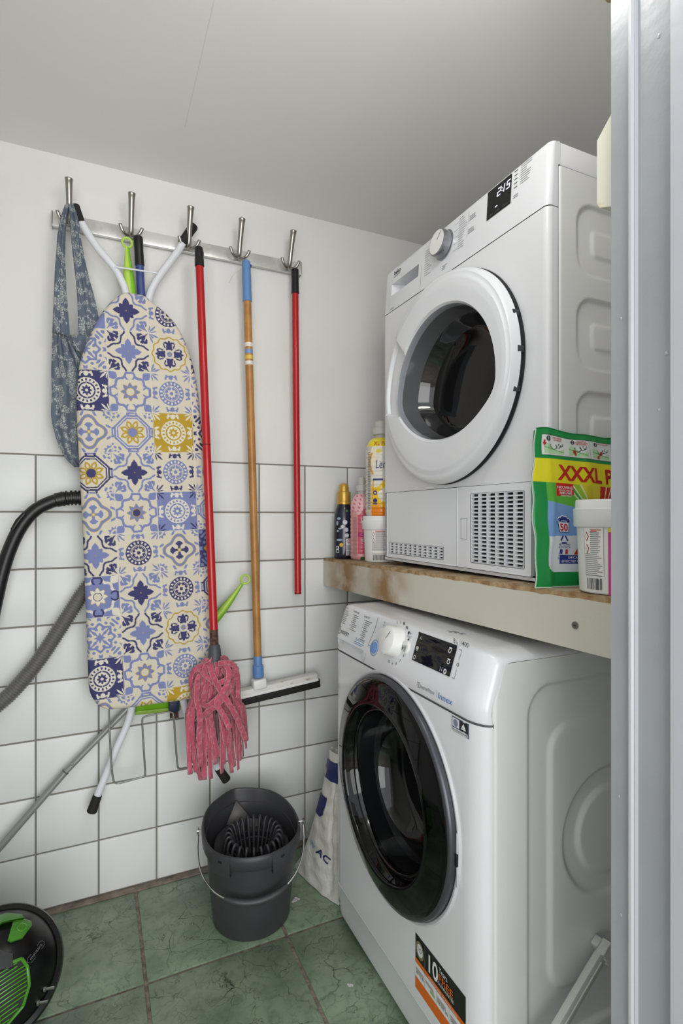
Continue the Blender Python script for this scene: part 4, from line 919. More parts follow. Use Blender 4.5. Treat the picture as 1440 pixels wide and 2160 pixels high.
def foot(pa_, pb_, Y):
    a = Vector(hy(pa_[0], pa_[1], Y)); b = Vector(hy(pb_[0], pb_[1], Y)); L_ = (b-a).length
    MB().lathe([(.0105, 0), (.0118, .001), (.0125, L_*.5), (.0135, L_*.95), (.012, L_), (.0005, L_+.0005)], 22, a, b-a).build('rubber_foot', 'rubber', board)
foot((206, 1677), (193, 1713), 1.605); foot((460, 1620), (478, 1646), 1.585); foot((383, 513), (409, 476), 1.605); foot((170, 470), (156, 434), 1.585)
wr = [(229, 1470), (230, 1520), (234, 1600), (238, 1640), (243, 1651), (255, 1651), (285, 1643), (302, 1638), (306, 1632), (303, 1580), (300, 1522), (304, 1513), (315, 1509), (345, 1503), (360, 1502), (366, 1509), (369, 1555), (374, 1612), (378, 1621), (390, 1620), (425, 1612), (440, 1608), (443, 1600), (440, 1540), (438, 1470)]
MB().tube(spline([hy(x, y, 1.572) for x, y in wr], 5), .0026, 10).build('iron_rest_wire', mat('grey_wire', C(150, 150, 146), .3, metal=.9), board)
# ================================================================== long handles
def pole(pts, r, n=18): return MB().tube(pts, r, n)
# --- mop
mp0 = Vector(hy(419, 520, 1.536)); mp1 = Vector(hy(452, 1362, 1.490)); mpd = (mp1-mp0).normalized()
mop = thing('strip_mop', 'mop with red handle and pink strip head hanging before the ironing board', 'mop', tuple(mp1))
at = lambda t: tuple(mp0.lerp(mp1, t))
pole([at(.04), at(.5), at(.965)], .0112).build('handle', 'red', mop)
pole([at(.500), at(.503)], .01145).build('handle_joint', mat('joint_line', C(110, 10, 16), .5), mop)
cap = MB().lathe([(.0005, 0), (.007, .0008), (.0108, .004), (.0122, .012), (.0122, .030), (.0118, .034), (.0128, .036), (.0130, .056), (.0112, .058)], 24, mp0, mpd).build('grip_cap', 'black', mop)
MB().box((mp0.x+.006, mp0.y-.006, mp0.z-.026), (mp0.x+.0135, mp0.y+.006, mp0.z-.013), .003, 2).build('hanging_hole', 'dark', cap)
pole([at(.96), at(1.0)], .0116).build('ferrule', 'rust', mop)
sk0 = Vector(at(1.0)); MB().lathe([(.0115, -.004), (.0150, .0), (.0165, .010), (.0175, .026), (.02, .04), (.022, .06), (.0005, .062)], 24, sk0, mpd).build('socket', mat('dark_grey_socket', C(70, 72, 76), .5), mop)
PINK, PALE = np.array(C(192, 84, 106)[:3]), np.array(C(216, 172, 172)[:3])
rrb = random.Random(77)
def ribbon(path, w, th, nrm, name, parent, twist=0.0):
    pts = [Vector(p) for p in spline(path, 9)]; n = len(pts); vs = []; fs = []; cols = []; side = None; tint = rrb.uniform(.86, 1.1)
    K = ((-1, 0, 1), (-.66, .5, 0), (0, .62, 0), (.66, .5, 0), (1, 0, 1), (.66, -.5, 0), (0, -.62, 0), (-.66, -.5, 0))
    for i in range(n):
        T = (pts[min(i+1, n-1)]-pts[max(i-1, 0)]).normalized(); N = Vector(nrm)
        s = T.cross(N); s = s.normalized() if s.length > .05 else (side or Vector((1, 0, 0)))
        if twist: s = Matrix.Rotation(twist*i/n, 3, T) @ s
        if side and s.dot(side) < 0: s = -s
        side = s; nn = s.cross(T)
        for a_, b_, e_ in K:
            ww = w/2*a_*(rrb.uniform(.86, 1.14) if e_ else 1); vs.append(pts[i]+s*ww+nn*(th*b_)); cols.append((PALE*rrb.uniform(.85, 1.1) if e_ else PINK*tint*rrb.uniform(.82, 1.15)+(.10 if rrb.random() < .12 else 0)))
    m = len(K)
    for i in range(n-1):
        for k in range(m): fs.append((i*m+k, i*m+(k+1) % m, (i+1)*m+(k+1) % m, (i+1)*m+k))
    fs += [tuple(range(m-1, -1, -1)), tuple((n-1)*m+k for k in range(m))]
    o = MB().add(vs, fs).build(name, 'pinkv', parent, ang=180); at_ = o.data.color_attributes.new('print', 'FLOAT_COLOR', 'POINT')
    cc = np.ones((len(vs), 4), 'f4'); cc[:, :3] = np.array(cols); at_.data.foreach_set('color', cc.ravel()); return o
rm = random.Random(21)
mc = sk0+mpd*.045
for k in range(52):
    a = 2*PI*k/52*1.0+rm.uniform(-.2, .2); ring_ = k % 3
    rad = (.030+.012*ring_)*rm.uniform(.8, 1.1); dx, dy = math.cos(a), math.sin(a)*.62
    zb = .365+rm.uniform(-.020, .075)+.03*(ring_ == 2)*rm.random(); ex = .066*dx+rm.uniform(-.014, .014); top = mc.z-.005+rm.uniform(-.01, .012)
    ey = mc.y+max(-.05, min(.036, .042*dy))
    lx = .35*ex
    pth = [(mc.x+.010*dx, mc.y+.008*dy, top), (mc.x+rad*.9*dx, mc.y+rad*.9*dy, top+.008-.01*ring_), (mc.x+rad*1.18*dx+rm.uniform(-.006, .006), mc.y+rad*1.12*dy, top-.045), (mc.x+.9*ex, mc.y+(ey-mc.y)*.95, top-.11), (mc.x+ex+.004+rm.uniform(-.008, .008), ey, (top+zb)/2-.02), (mc.x+ex*1.02+.012+rm.uniform(-.010, .010), ey+rm.uniform(-.004, .004), zb)]
    ribbon(pth, rm.uniform(.0100, .0145), .0026, (dx*.5, dy-.75, .1), 'mop_strip', mop, twist=rm.uniform(-.7, .7))
# looser strips tangled over the front
for (pts, w) in (([(-.045, .02, -.01), (-.030, -.040, -.025), (.0, -.052, -.045), (.035, -.046, -.030), (.052, -.02, -.02)], .016), ([(-.050, .0, -.085), (-.030, -.048, -.102), (.005, -.060, -.075), (.035, -.050, -.055), (.052, -.01, -.05)], .015),
                 ([(.052, -.0, -.02), (.035, -.050, -.06), (.0, -.062, -.095), (-.032, -.052, -.120), (-.052, -.02, -.15)], .016), ([(-.02, -.030, .004), (-.012, -.054, -.03), (.014, -.062, -.08), (.040, -.058, -.125), (.062, -.046, -.175), (.078, -.04, -.215)], .017),
                 ([(.02, -.030, .004), (.028, -.052, -.02), (.018, -.062, -.055), (-.006, -.063, -.09), (.012, -.062, -.13), (.03, -.058, -.17)], .016), ([(-.05, -.02, -.04), (-.055, -.040, -.08), (-.048, -.052, -.13), (-.05, -.052, -.19), (-.046, -.050, -.26)], .016), ([(.0, -.048, .006), (.03, -.040, .004), (.052, -.026, -.018), (.060, -.02, -.06), (.058, -.026, -.10)], .015)):
    ribbon([(mc.x+a, mc.y+b*.86, mc.z+c) for a, b, c in pts], w, .0026, (.05, -1, .25), 'mop_strip', mop)
# --- squeegee
sq0 = Vector(hy(519, 549, 1.592)); sq1 = Vector(hy(545, 1440, 1.600)); sqd = (sq1-sq0).normalized(); sat = lambda t: tuple(sq0.lerp(sq1, t))
sq = thing('floor_squeegee', 'floor squeegee with wooden handle, blue grip and black rubber blade', 'squeegee', tuple(sq1))
pole([sat(.085), sat(.5), sat(.955)], .0118).build('handle', mat('bamboo_handle', C(186, 134, 72), .38, coat=.15, var=(C(164, 112, 56), 12, .42, .62), bump=(60, .1)), sq)
MB().lathe([(.0005, 0), (.008, .0008), (.0122, .005), (.0132, .014), (.0128, .03), (.0135, .06), (.0130, .09), (.0140, .118), (.0138, .123), (.0115, .124)], 24, sq0, sqd).build('grip', 'blueplastic', sq)
MB().box((sq0.x+.002, sq0.y-.010, sq0.z-.022), (sq0.x+.0145, sq0.y+.004, sq0.z-.013), .002).build('hanging_hole', mat('grip_hole', C(54, 84, 140), .6), sq)
MB().tube(spline([tuple(hy(508, 562, 1.58)), tuple(hy(500, 572, 1.578)), tuple(hy(490, 583, 1.578)), tuple(hy(483, 596, 1.58))], 5), .0012, 6).build('string', 'string', sq)
MB().lathe([(.0122, 0), (.0128, .002), (.0128, .028), (.0165, .030), (.0172, .060), (.0165, .064), (.0005, .065)], 24, Vector(sat(.935)), sqd).build('ferrule', 'blueplastic', sq)
# lettering stripe wrapped on the handle
bands = [(740, C(120, 150, 200)), (726, C(226, 224, 216)), (752, C(226, 190, 80)), (764, C(226, 224, 216))]
for (yy, c_) in bands:
    t_ = (yy-549)/(1440-549); p_ = Vector(sat(t_)); MB().lathe([(.01195, -.006), (.01195, .006)], 20, p_, sqd).build('printed_band', mat('printed_band', c_, .4), sq)
ba = Vector(hy(408, 1487, 1.592)); bb_ = Vector(hy(668, 1426, 1.592)); bd = (bb_-ba).normalized(); bu = Vector((0, -1, 0)).cross(bd); bu = bu if bu.z > 0 else -bu; bo = Vector((0, -1, 0))
fr = Matrix(((bd.x, bo.x, bu.x, ba.x), (bd.y, bo.y, bu.y, ba.y), (bd.z, bo.z, bu.z, ba.z), (0, 0, 0, 1))); Lb = (bb_-ba).length
MB().box((0, -.022, -.008), (Lb, .010, .010), .003, 2, fr).build('head_bar', mat('worn_white_plastic', C(220, 219, 214), .45, var=(C(170, 150, 120), 40, .62, .72)), sq)
MB().box((0, .008, -.012), (Lb, .014, -.004), .001, 1, fr).build('head_lip', 'white', sq)
MB().box((.0, -.010, -.034), (Lb+.006, .012, -.008), .003, 2, fr).build('rubber_blade', 'rubber', sq)
cx0 = (Vector(sq1)-ba).dot(bd); MB().box((cx0-.022, -.016, .004), (cx0+.020, .018, .034), .006, 3, fr).build('clamp', 'white', sq)
# --- red pole without head
rp0 = Vector(hy(622, 567, 1.606)); rp1 = Vector(hy(628, 1252, 1.612)); rd = (rp1-rp0).normalized()
rp = thing('red_pole', 'bare red metal pole with black grip on the last hook', 'pole', tuple(rp1))
pole([tuple(rp0.lerp(rp1, .06)), tuple(rp0.lerp(rp1, .5)), tuple(rp1)], .0106).build('shaft', 'red', rp)
MB().lathe([(.0005, 0), (.008, .0008), (.0112, .003), (.0118, .010), (.0116, .040), (.0122, .070), (.0128, .078), (.0108, .079)], 24, rp0, rd).build('grip', 'black', rp)
MB().lathe([(.0109, -.004), (.0109, .001), (.0005, .0012)], 18, rp1, rd).build('end_plug', mat('end_plug', C(120, 14, 18), .5), rp)
# --- broom with dark blue handle behind the board
bl0 = Vector(hy(291, 497, 1.596)); bl1 = Vector(hy(358, 1478, 1.616)); bld = (bl1-bl0).normalized()
bl = thing('broom', 'dark blue broom handle with black grip behind the ironing board', 'broom', tuple(bl1))
blm = Vector(hy(297, 610, 1.612)); 
MB().tube([tuple(bl0.lerp(blm, .55)), tuple(blm), tuple(blm.lerp(bl1, .5)), tuple(bl1)], .0112, 18).build('handle', 'blueshaft', bl)
MB().lathe([(.0005, 0), (.008, .0006), (.0118, .003), (.0128, .010), (.0122, .04), (.0130, .072), (.0132, .079), (.0112, .08)], 24, bl0, blm-bl0).build('grip', 'black', bl)
p = Vector(hy(365, 1492, 1.614)); MB().box((p.x-.012, p.y-.012, p.z-.012), (p.x+.016, p.y+.012, p.z+.03), .004).build('brush_block', mat('navy_block', C(40, 48, 78), .5), bl)
bm_ = MB(); rb = random.Random(8)
for k in range(26):
    x = p.x-.009+.022*rb.random(); y = p.y-.009+.018*rb.random(); bm_.tube([(x, y, p.z-.010), (x+rb.uniform(-.003, .003), y+rb.uniform(-.002, .002), p.z-.030+rb.uniform(-.003, .003))], .0012, 5)
o = bm_.build('bristles', 'bristle', bl); o['kind'] = 'stuff'
# --- lime green brush on the second hook
def green_handle(root, ring_c, ring_r, path, radii, flat=.7, n=18):
    rc = Vector(ring_c); d = (Vector(path[1])-rc).normalized(); up_ = Vector((0, -1, 0)); s = d.cross(up_).normalized()
    pts = [tuple(rc+d*(ring_r*math.cos(a))+s*(ring_r*math.sin(a))) for a in np.linspace(0, 2*PI, 29)]
    MB().tube(pts, .0034, 10, caps=False).build('hanging_loop', 'green2', root)
    P_ = spline(path, 6); m_ = len(P_); rs = [float(np.interp(i/(m_-1), np.linspace(0, 1, len(radii)), radii)) for i in range(m_)]
    MB().tube(P_, rs, n, flat=flat, up=(0, -1, 0)).build('handle', 'green', root, ang=60)
    off = Vector((-.0036, -.0022, -.0008)); MB().tube([tuple(Vector(q)+off+Vector((0, -.0018, 0))) for q in P_], [r*.80 for r in rs], n, flat=flat, up=(0, -1, 0)).build('grip_inlay', 'green2', root, ang=60)
gb = thing('hand_brush', 'lime green hand brush hanging by its loop on the second hook', 'brush', hy(275, 700, 1.60))
green_handle(gb, hy(268, 512, 1.592), .0125, [hy(269, 522, 1.593), hy(270, 545, 1.596), hy(271, 575, 1.600), hy(274, 605, 1.604), hy(278, 640, 1.607), hy(285, 700, 1.610)], [.0045, .0072, .0125, .0148, .0130, .011], flat=1.0)
# brush head behind the board
h0 = Vector(hy(285, 700, 1.612)); MB().box((h0.x-.050, h0.y-.012, h0.z-.20), (h0.x-.006, h0.y+.014, h0.z+.01), .006).build('brush_head', 'green', gb)
# --- second lime green tool: dustpan, handle to the right, pan edge below the board
dp = thing('dustpan', 'lime green dustpan stuck behind the board, looped handle pointing up right', 'dustpan', hy(325, 1500, 1.62))
green_handle(dp, hy(517, 1222, 1.600), .0132, [hy(510, 1232, 1.601), hy(496, 1252, 1.604), hy(478, 1276, 1.608), hy(462, 1296, 1.611), hy(440, 1324, 1.614), hy(410, 1362, 1.618)], [.0055, .0085, .0135, .0155, .0150, .013], flat=.85)
pn = []
for i in range(13):
    row = []
    for j in range(7):
        px_, py_ = 285+95*(i/12)+(55*(1-j/6))*(.6), 1505-145*(1-j/6)-10*(i/12); row.append(hy(px_, py_, 1.640-.004*(abs(i/6-1)**4)+.002*math.sin(j)))
    pn.append(row)
MB().grid(np.array(pn)).build('pan', 'green', dp, solid=.003)
lip = [hy(285+95*i/12, 1504-10*i/12, 1.637) for i in range(13)]; MB().tube(lip, .0062, 10, flat=.6).build('pan_lip', mat('pan_lip_green', C(140, 178, 60), .5), dp)
# ================================================================== cotton bag on the first hook
bag = thing('cotton_bag', 'blue grey floral cotton bag hanging by long straps on the first hook', 'bag', hy(135, 960, 1.60))
def strip(lft, rgt, Y, name, nu=14, fold=.006, seed=0, ph=0.0, k=8):
    A = np.array(spline([hy(x, y, Y[i] if isinstance(Y, (list, tuple)) else Y) for i, (x, y) in enumerate(lft)], k)); B = np.array(spline([hy(x, y, Y[i] if isinstance(Y, (list, tuple)) else Y) for i, (x, y) in enumerate(rgt)], k))
    n = len(A); P = np.zeros((n, nu, 3)); t = np.linspace(0, 1, nu)
    for i in range(n):
        P[i] = A[i]*(1-t)[:, None]+B[i]*t[:, None]; v = i/n
        P[i, :, 1] += -fold*np.sin(PI*t)*.6+fold*.75*np.sin(t*13+ph+v*3.0)*np.minimum(1, v*4+.4)+fold*.35*np.sin(t*29+v*9+ph)
    return np_grid_obj(name, P, 'bag', bag, solid=.0014)
strip([(137, 432), (130, 452), (122, 490), (119, 530), (116, 570), (113, 640), (111, 700)], [(147, 430), (143, 450), (138, 485), (137, 530), (138, 570), (142, 640), (148, 712)], 1.578, 'strap', 12, .006, 1, .4)
strip([(146, 433), (147, 460), (150, 500), (154, 540), (160, 590), (164, 640), (164, 706)], [(154, 430), (164, 455), (170, 500), (177, 540), (188, 590), (202, 640), (214, 716)], [1.572, 1.572, 1.574, 1.578, 1.585, 1.59, 1.592], 'strap', 14, .006, 2, 1.7)
strip([(111, 690), (109, 730), (108, 780), (109, 830), (108, 880), (117, 920), (128, 948), (140, 968), (158, 985)], [(150, 712), (163, 738), (190, 770), (215, 820), (225, 870), (228, 920), (228, 950), (228, 970), (226, 990)], 1.594, 'bag_body', 48, .011, 3, .2)
strip([(148, 706), (152, 724), (156, 734), (160, 741)], [(214, 712), (216, 724), (218, 734), (220, 745)], 1.590, 'strap_root', 16, .005, 3, .9)
MB().box(hy(160, 705, 1.596), hy(215, 690, 1.6)).build('strap_seam', 'bag', bag) if False else None
# ================================================================== vacuum hose and tube on the wall
vh = thing('vacuum_hose', 'black curved vacuum handle with grey corrugated hose behind the board', 'vacuum hose', hy(80, 1395, 1.59))
hp = spline([hy(x, y, 1.588) for x, y in ((-22, 1330), (-8, 1262), (5, 1207), (20, 1160), (42, 1114), (71, 1079), (107, 1059), (142, 1051), (172, 1050))], 7)
MB().tube(hp, [.0165]*len(hp), 20).build('grip_tube', 'black', vh)
for k in range(5):
    i = len(hp)-2-k*2; a = Vector(hp[i]); d = (Vector(hp[i+1])-Vector(hp[i-1])).normalized()
    MB().lathe([(.0165, -.003), (.0198, -.002), (.0198, .002), (.0165, .003)], 24, a, d).build('collar_ring', 'black', vh)
i = len(hp)-13; MB().lathe([(.0167, -.012), (.0185, -.010), (.0185, .012), (.0167, .014)], 24, Vector(hp[i+2]), Vector(hp[i+3])-Vector(hp[i+1])).build('collar', 'black', vh)
ri = [tuple(Vector(q)+Vector((-.006, -.012, .008))) for q in hp[10:44]]
for k in range(3): MB().tube([tuple(Vector(q)+Vector((.004*k-.002, -.0135+.001*k, -.004*k+.002))) for q in hp[8:46]], .0014, 6).build('grip_rib', 'black', vh)
a = Vector(hy(26, 1118, 1.575)); b = Vector(hy(52, 1083, 1.575)); MB().tube([tuple(a), tuple(a.lerp(b, .5)+Vector((-.001, 0, .001))), tuple(b)], [.005, .0068, .0055], 12).build('air_slider', 'black', vh)
hs = spline([hy(x, y, Y) for x, y, Y in ((172, 1050, 1.592), (215, 1062, 1.605), (238, 1110, 1.612), (230, 1170, 1.612), (205, 1212, 1.608), (173, 1253, 1.603), (133, 1315, 1.60), (80, 1395, 1.60), (27, 1458, 1.60), (-20, 1500, 1.598), (-80, 1560, 1.58), (-130, 1650, 1.54), (-150, 1760, 1.50))], 16)
# corrugation: dense rings along the path
pp = np.array(hs); dl_ = np.r_[0, np.cumsum(np.linalg.norm(np.diff(pp, axis=0), axis=1))]; tot = dl_[-1]; nseg = int(tot/.0066)*6; tq = np.linspace(0, tot, nseg); cp_ = np.stack([np.interp(tq, dl_, pp[:, i]) for i in range(3)], 1)
MB().tube([tuple(q) for q in cp_], [.0182+.0020*math.cos(2*PI*i/6) for i in range(nseg)], 18).build('corrugated_hose', 'hose', vh, ang=180)
vt = thing('vacuum_tube', 'grey metal vacuum tube leaning diagonally across the tiled wall', 'vacuum tube', hy(138, 1628, 1.62))
t0_, t1_, tm_ = Vector(hy(-70, 1868, 1.600)), Vector(hy(330, 1432, 1.622)), Vector(hy(138, 1628, 1.617))
MB().tube([tuple(t0_), tuple(tm_)], .0088, 18).build('tube_section', 'tube', vt); MB().tube([tuple(tm_), tuple(t1_)], .0080, 18).build('tube_section', 'tube', vt)
dt = (t1_-t0_).normalized(); MB().lathe([(.0088, -.0016), (.0094, -.0012), (.0094, .0012), (.008, .0016)], 20, tm_, dt).build('joint', 'seam', vt)
MB().lathe([(.0036, 0), (.0034, .0016), (.002, .003), (.0003, .0033)], 12, tm_+dt*.026+Vector((-.002, -.0075, .002)), (-.3, -1, .3)).build('lock_button', 'chrome', vt)
# ================================================================== mop bucket
BC = Vector((.381, 1.411, 0)); bdv = Vector((.2605, .9655, 0)); bev = Vector((.9655, -.2605, 0))
bucket = thing('mop_bucket', 'dark grey plastic mop bucket with wringer insert and wire handle', 'bucket', tuple(BC))
PHS = math.radians(96)                      # direction of the spout (seen from the bucket, away from the door)
def brim(phi):
    d = abs((phi-PHS+PI) % (2*PI)-PI); c_ = math.cos(d); zt = .228+.044*float(smooth(-.5, 1.0, c_)); pk = .016*max(0, 1-d/.5)**1.3
    return zt, pk
def bpt(phi, r, z): return (BC.x+r*math.cos(phi), BC.y+r*math.sin(phi), z)
nb = 96; P = []
for k in range(nb):
    ph = 2*PI*k/nb; zt, pk = brim(ph); sc = 1+pk/.125; R_ = lambda r, f=1.0: r*(1+(sc-1)*f)
    row = [bpt(ph, .004, .004), bpt(ph, .094, .004), bpt(ph, .0985, .001), bpt(ph, .1015, .006), bpt(ph, .1085, .08), bpt(ph, .1145, .15), bpt(ph, R_(.1175, .4), zt-.052), bpt(ph, R_(.1185, .6), zt-.036),
           bpt(ph, R_(.1265), zt-.035), bpt(ph, R_(.1290), zt-.033), bpt(ph, R_(.1305), zt-.010), bpt(ph, R_(.1290), zt-.002), bpt(ph, R_(.1265), zt), bpt(ph, R_(.1235), zt-.001), bpt(ph, R_(.1220), zt-.006), bpt(ph, R_(.1190, .8), zt-.05), bpt(ph, .110, .13), bpt(ph, .104, .06), bpt(ph, .097, .012), bpt(ph, .003, .012)]
    P.append(row)
MB().grid(np.array(P), closeu=True).build('bucket_body', 'bucket', bucket, ang=50)
# clips on the front of the rim
vph = math.atan2(-bdv.y, -bdv.x)
for dphi in (-.62, .62):
    Q = []
    for k in range(9):
        ph = vph+dphi+(k/8-.5)*.42; zt, pk = brim(ph); Q.append([bpt(ph, .1180, zt-.048), bpt(ph, .1302, zt-.050), bpt(ph, .1322, zt-.046), bpt(ph, .1326, zt-.012), bpt(ph, .1300, zt+.0005), bpt(ph, .126, zt+.0015)])
    cl = MB().grid(np.array(Q)).build('rim_clip', 'bucket', bucket, ang=40)
    ph = vph+dphi; Q = MB(); zt, _ = brim(ph); Q.grid(np.array([[bpt(ph+(k/4-.5)*.09, .1330, zt-.018+.006*j) for j in (0, 1)] for k in range(5)])); Q.build('clip_slot', 'dark', cl)
# wringer: deck, comb of arched tines, centre
WC = BC+bev*.006-bdv*.008; wz = .178
wring = MB(); n = 64; Q = []
for k in range(n):
    ph = 2*PI*k/n; Q.append([bpt(ph, .0975, wz+.010+.012*max(0, math.cos(ph-PHS))), (WC.x+.094*math.cos(ph), WC.y+.094*math.sin(ph), wz+.004), (WC.x+.080*math.cos(ph), WC.y+.080*math.sin(ph), wz-.002), (WC.x+.078*math.cos(ph), WC.y+.078*math.sin(ph), wz-.03)])
wr_ = wring.grid(np.array(Q), closeu=True).build('wringer_deck', 'bucket', bucket, ang=30)
MB().lathe([(.078, wz-.03), (.060, wz-.050), (.003, wz-.055)], 48, (WC.x, WC.y, 0)).build('wringer_base', 'dark', wr_)
NT = 24
for k in range(NT):
    ph = 2*PI*k/NT; c_, s_ = math.cos(ph), math.sin(ph); lift = .020+.010*math.cos(ph-PHS)
    f = lambda r, z: (WC.x+r*c_, WC.y+r*s_, z)
    pth = spline([f(.080, wz-.016), f(.079, wz+.012), f(.074, wz+.026+lift*.6), f(.066, wz+.033+lift*.6), f(.058, wz+.024+lift*.5), f(.047, wz-.004), f(.036, wz-.034)], 4)
    MB().tube(pth, [.0036]*len(pth), 8, flat=.8).build('wringer_tine', 'bucket', wr_, ang=60)
for r_, z_ in ((.070, wz+.008), (.052, wz+.000)):
    MB().tube([(WC.x+r_*math.cos(a), WC.y+r_*math.sin(a), z_) for a in np.linspace(0, 2*PI, 49)], .0024, 6, caps=False).build('wringer_hoop', 'bucket', wr_)
# spout shelf inside
sd = Vector((math.cos(PHS), math.sin(PHS), 0)); tp = BC+sd*.104; Q = MB()
Q.add([tuple(BC+sd*.122+Vector((0, 0, .246))), tuple(BC+sd*.098+Vector((.036, 0, .196))), tuple(BC+sd*.098+Vector((-.036, 0, .196)))], [(0, 1, 2)]); Q.build('spout_gusset', mat('worn_bucket', C(110, 108, 106), .5), bucket, solid=.002)
# wire handle
hz0 = .222
hpts = [];
for a in np.linspace(0, PI, 33):
    p = BC-bev*(.139*math.cos(a))-bdv*(.138*math.sin(a)**.8 if math.sin(a) > 0 else 0); hpts.append((p.x, p.y, hz0-.096*math.sin(a)**.72 if math.sin(a) > 0 else hz0))
hpts = [tuple(BC-bev*.126+Vector((0, 0, hz0+.012))), tuple(BC-bev*.139+Vector((0, 0, hz0+.012)))]+hpts+[tuple(BC+bev*.139+Vector((0, 0, hz0+.012))), tuple(BC+bev*.126+Vector((0, 0, hz0+.012)))]
MB().tube(hpts, .0024, 10).build('wire_handle', 'chrome', bucket)
g = hpts[13:26]; MB().tube(spline(g, 3), [float(np.interp(abs(i/(3*(len(g)-1))-.5), [0, .35, .5], [.0085, .0080, .0055])) for i in range(3*(len(g)-1)+1)], 14).build('handle_grip', 'bucket', bucket, ang=60)
for s in (-1, 1): MB().tube([tuple(BC+bev*(s*.139)+Vector((0, 0, hz0+.012))+Vector((bdv*.006*math.cos(a)))+Vector((0, 0, .006*math.sin(a)))) for a in np.linspace(0, 2*PI, 17)], .0022, 8, caps=False).build('handle_eye', 'chrome', bucket)
# ================================================================== woven sack behind the washer
sack = thing('woven_sack', 'white woven sack with navy print standing between wall and washing machine', 'sack', (.60, 1.43, 0))
lz = [(.0, 1.543, .004), (.08, 1.508, .046), (.30, 1.474, .129), (.58, 1.436, .243), (.90, 1.397, .373), (1.0, 1.388, .411)]
vv = np.linspace(0, 1, 60); A = np.stack([np.interp(vv, [q[0] for q in lz], [q[1] for q in lz]), np.interp(vv, [q[0] for q in lz], [q[2] for q in lz])], 1); nS = len(A); nT = 44; P = np.zeros((nS, nT, 3))
for i in range(nS):
    v = i/(nS-1); yl, zl = A[i]; yr = 1.336
    for j in range(nT):
        t = j/(nT-1); y = yl+(yr-yl)*t; z = zl*(1-.0*t)*(1-(t*.5 if v < .08 else 0)*(1-v/.08)*1.0)
        bulge = .013*math.sin(PI*t)**.8*(1-.6*v); wrk = (.0014*math.sin(z*70+y*38)+.0012*math.sin(z*31-y*95+1)+.0010*math.sin(z*160+math.sin(y*60)))*min(1, 6*t)*min(1, 6*(1-t)+.2)
        crease = .004*math.exp(-((t-.80-.05*math.sin(z*20))/.05)**2)
        x = .604-.048*(1-t)*(1-v)**1.6-.006*(1-t)-bulge-wrk+crease
        P[i, j] = (x, y, max(z, .002))
np_grid_obj('sack_front', P, 'sack', sack)
Pb = P.copy(); Pb[:, :, 0] = P[:, :, 0]+.020; np_grid_obj('sack_back', Pb, 'sack', sack)
hem = [tuple(P[i, 0]) for i in range(nS)]; MB().tube([(a+.008, b, c+.001) for a, b, c in hem], .0035, 8).build('side_seam', 'sack', sack)
MB().tube([tuple(P[0, j]+np.array([.008, 0, .002])) for j in range(nT)], .0035, 8).build('bottom_seam', 'sack', sack)
def FS(t, v, o=.0022):
    i = min(max(v*(nS-1), 0), nS-1.001); j = min(max(t*(nT-1), 0), nT-1.001); i0, j0 = int(i), int(j); a, b = i-i0, j-j0
    q = P[i0, j0]*(1-a)*(1-b)+P[i0+1, j0]*a*(1-b)+P[i0, j0+1]*(1-a)*b+P[i0+1, j0+1]*a*b; return (q[0]-o, q[1], q[2])
def fs_poly(pts, name, m, k=8):
    # filled fan with subdivided rim
    mb = MB(); n = len(pts); c = (sum(p[0] for p in pts)/n, sum(p[1] for p in pts)/n); rows = []
    rim = []
    for (a, b) in zip(pts, pts[1:]+pts[:1]):
        for q in range(k): rim.append((a[0]+(b[0]-a[0])*q/k, a[1]+(b[1]-a[1])*q/k))
    G = np.array([[FS(c[0]+(p[0]-c[0])*s, c[1]+(p[1]-c[1])*s) for s in np.linspace(.02, 1, 8)] for p in rim]); return mb.grid(G, closeu=True).build(name, m, sack, ang=180)
inknavy = mat('sack_navy_print', C(42, 46, 96), .5)
fs_poly([(.02, .93), (.98, .935), (.98, .80), (.12, .79), (.20, .85), (.02, .865)], 'navy_print', inknavy)
fs_poly([(.02, .66), (.52, .665), (.50, .60), (.42, .53), (.28, .495), (.02, .50)], 'navy_print', inknavy)
FT = lambda a, b: FS(a, b+.03*a)
text('sack_letters', 'W', lambda a, b: FS(a, b-.07*a), .16, .262, width=.22, height=.052, m=mat('sack_blue_print', C(140, 178, 206), .5), parent=sack, shear=.3, bold=.01)
text('sack_letters', 'AC', lambda a, b: FS(a, b-.07*a), .40, .270, width=.42, height=.060, m=inknavy, parent=sack, shear=.35, bold=.02)
# ================================================================== bottles and tubs on the shelf
def surf(cx, cy, rfun, z0, a0):
    """label surface round a bottle: a = arc length from the middle of the label, b = height"""
    def f(a, b, o=.0007):
        r = rfun(b)+o; an = a0+a/max(rfun(b), .01); return (cx+r*math.cos(an), cy+r*math.sin(an), z0+b)
    return f
def facing(cx, cy): return math.atan2(-cy, -cx)
# --- dark blue bottle, gold cap
def bottle_profile_obj(prof, c, z, name, m, parent, n=40, sx=1.0): return MB().lathe(prof, n, (c[0], c[1], z), cap0=True, sx=sx, ref=(-math.sin(facing(*c)), math.cos(facing(*c)), 0)).build(name, m, parent, ang=40)
c = (.738, 1.594); z = ZS(c[1])+.001
b1 = thing('softener_bottle', 'dark blue bottle with gold cap and floral print at the wall end', 'bottle', (c[0], c[1], z), 'laundry bottles on the shelf')
pr = spline([(.026, 0, 0), (.0315, .004, 0), (.0335, .02, 0), (.0345, .06, 0), (.0335, .10, 0), (.0320, .13, 0), (.0275, .158, 0), (.0215, .175, 0), (.0185, .186, 0)], 5); pr = [(max(q[0], .0005), q[1]) for q in pr]
bottle_profile_obj(pr, c, z, 'bottle_body', mat('dark_navy_bottle', C(38, 42, 62), .22, coat=.4, var=(C(22, 24, 36), 20, .4, .6)), b1)
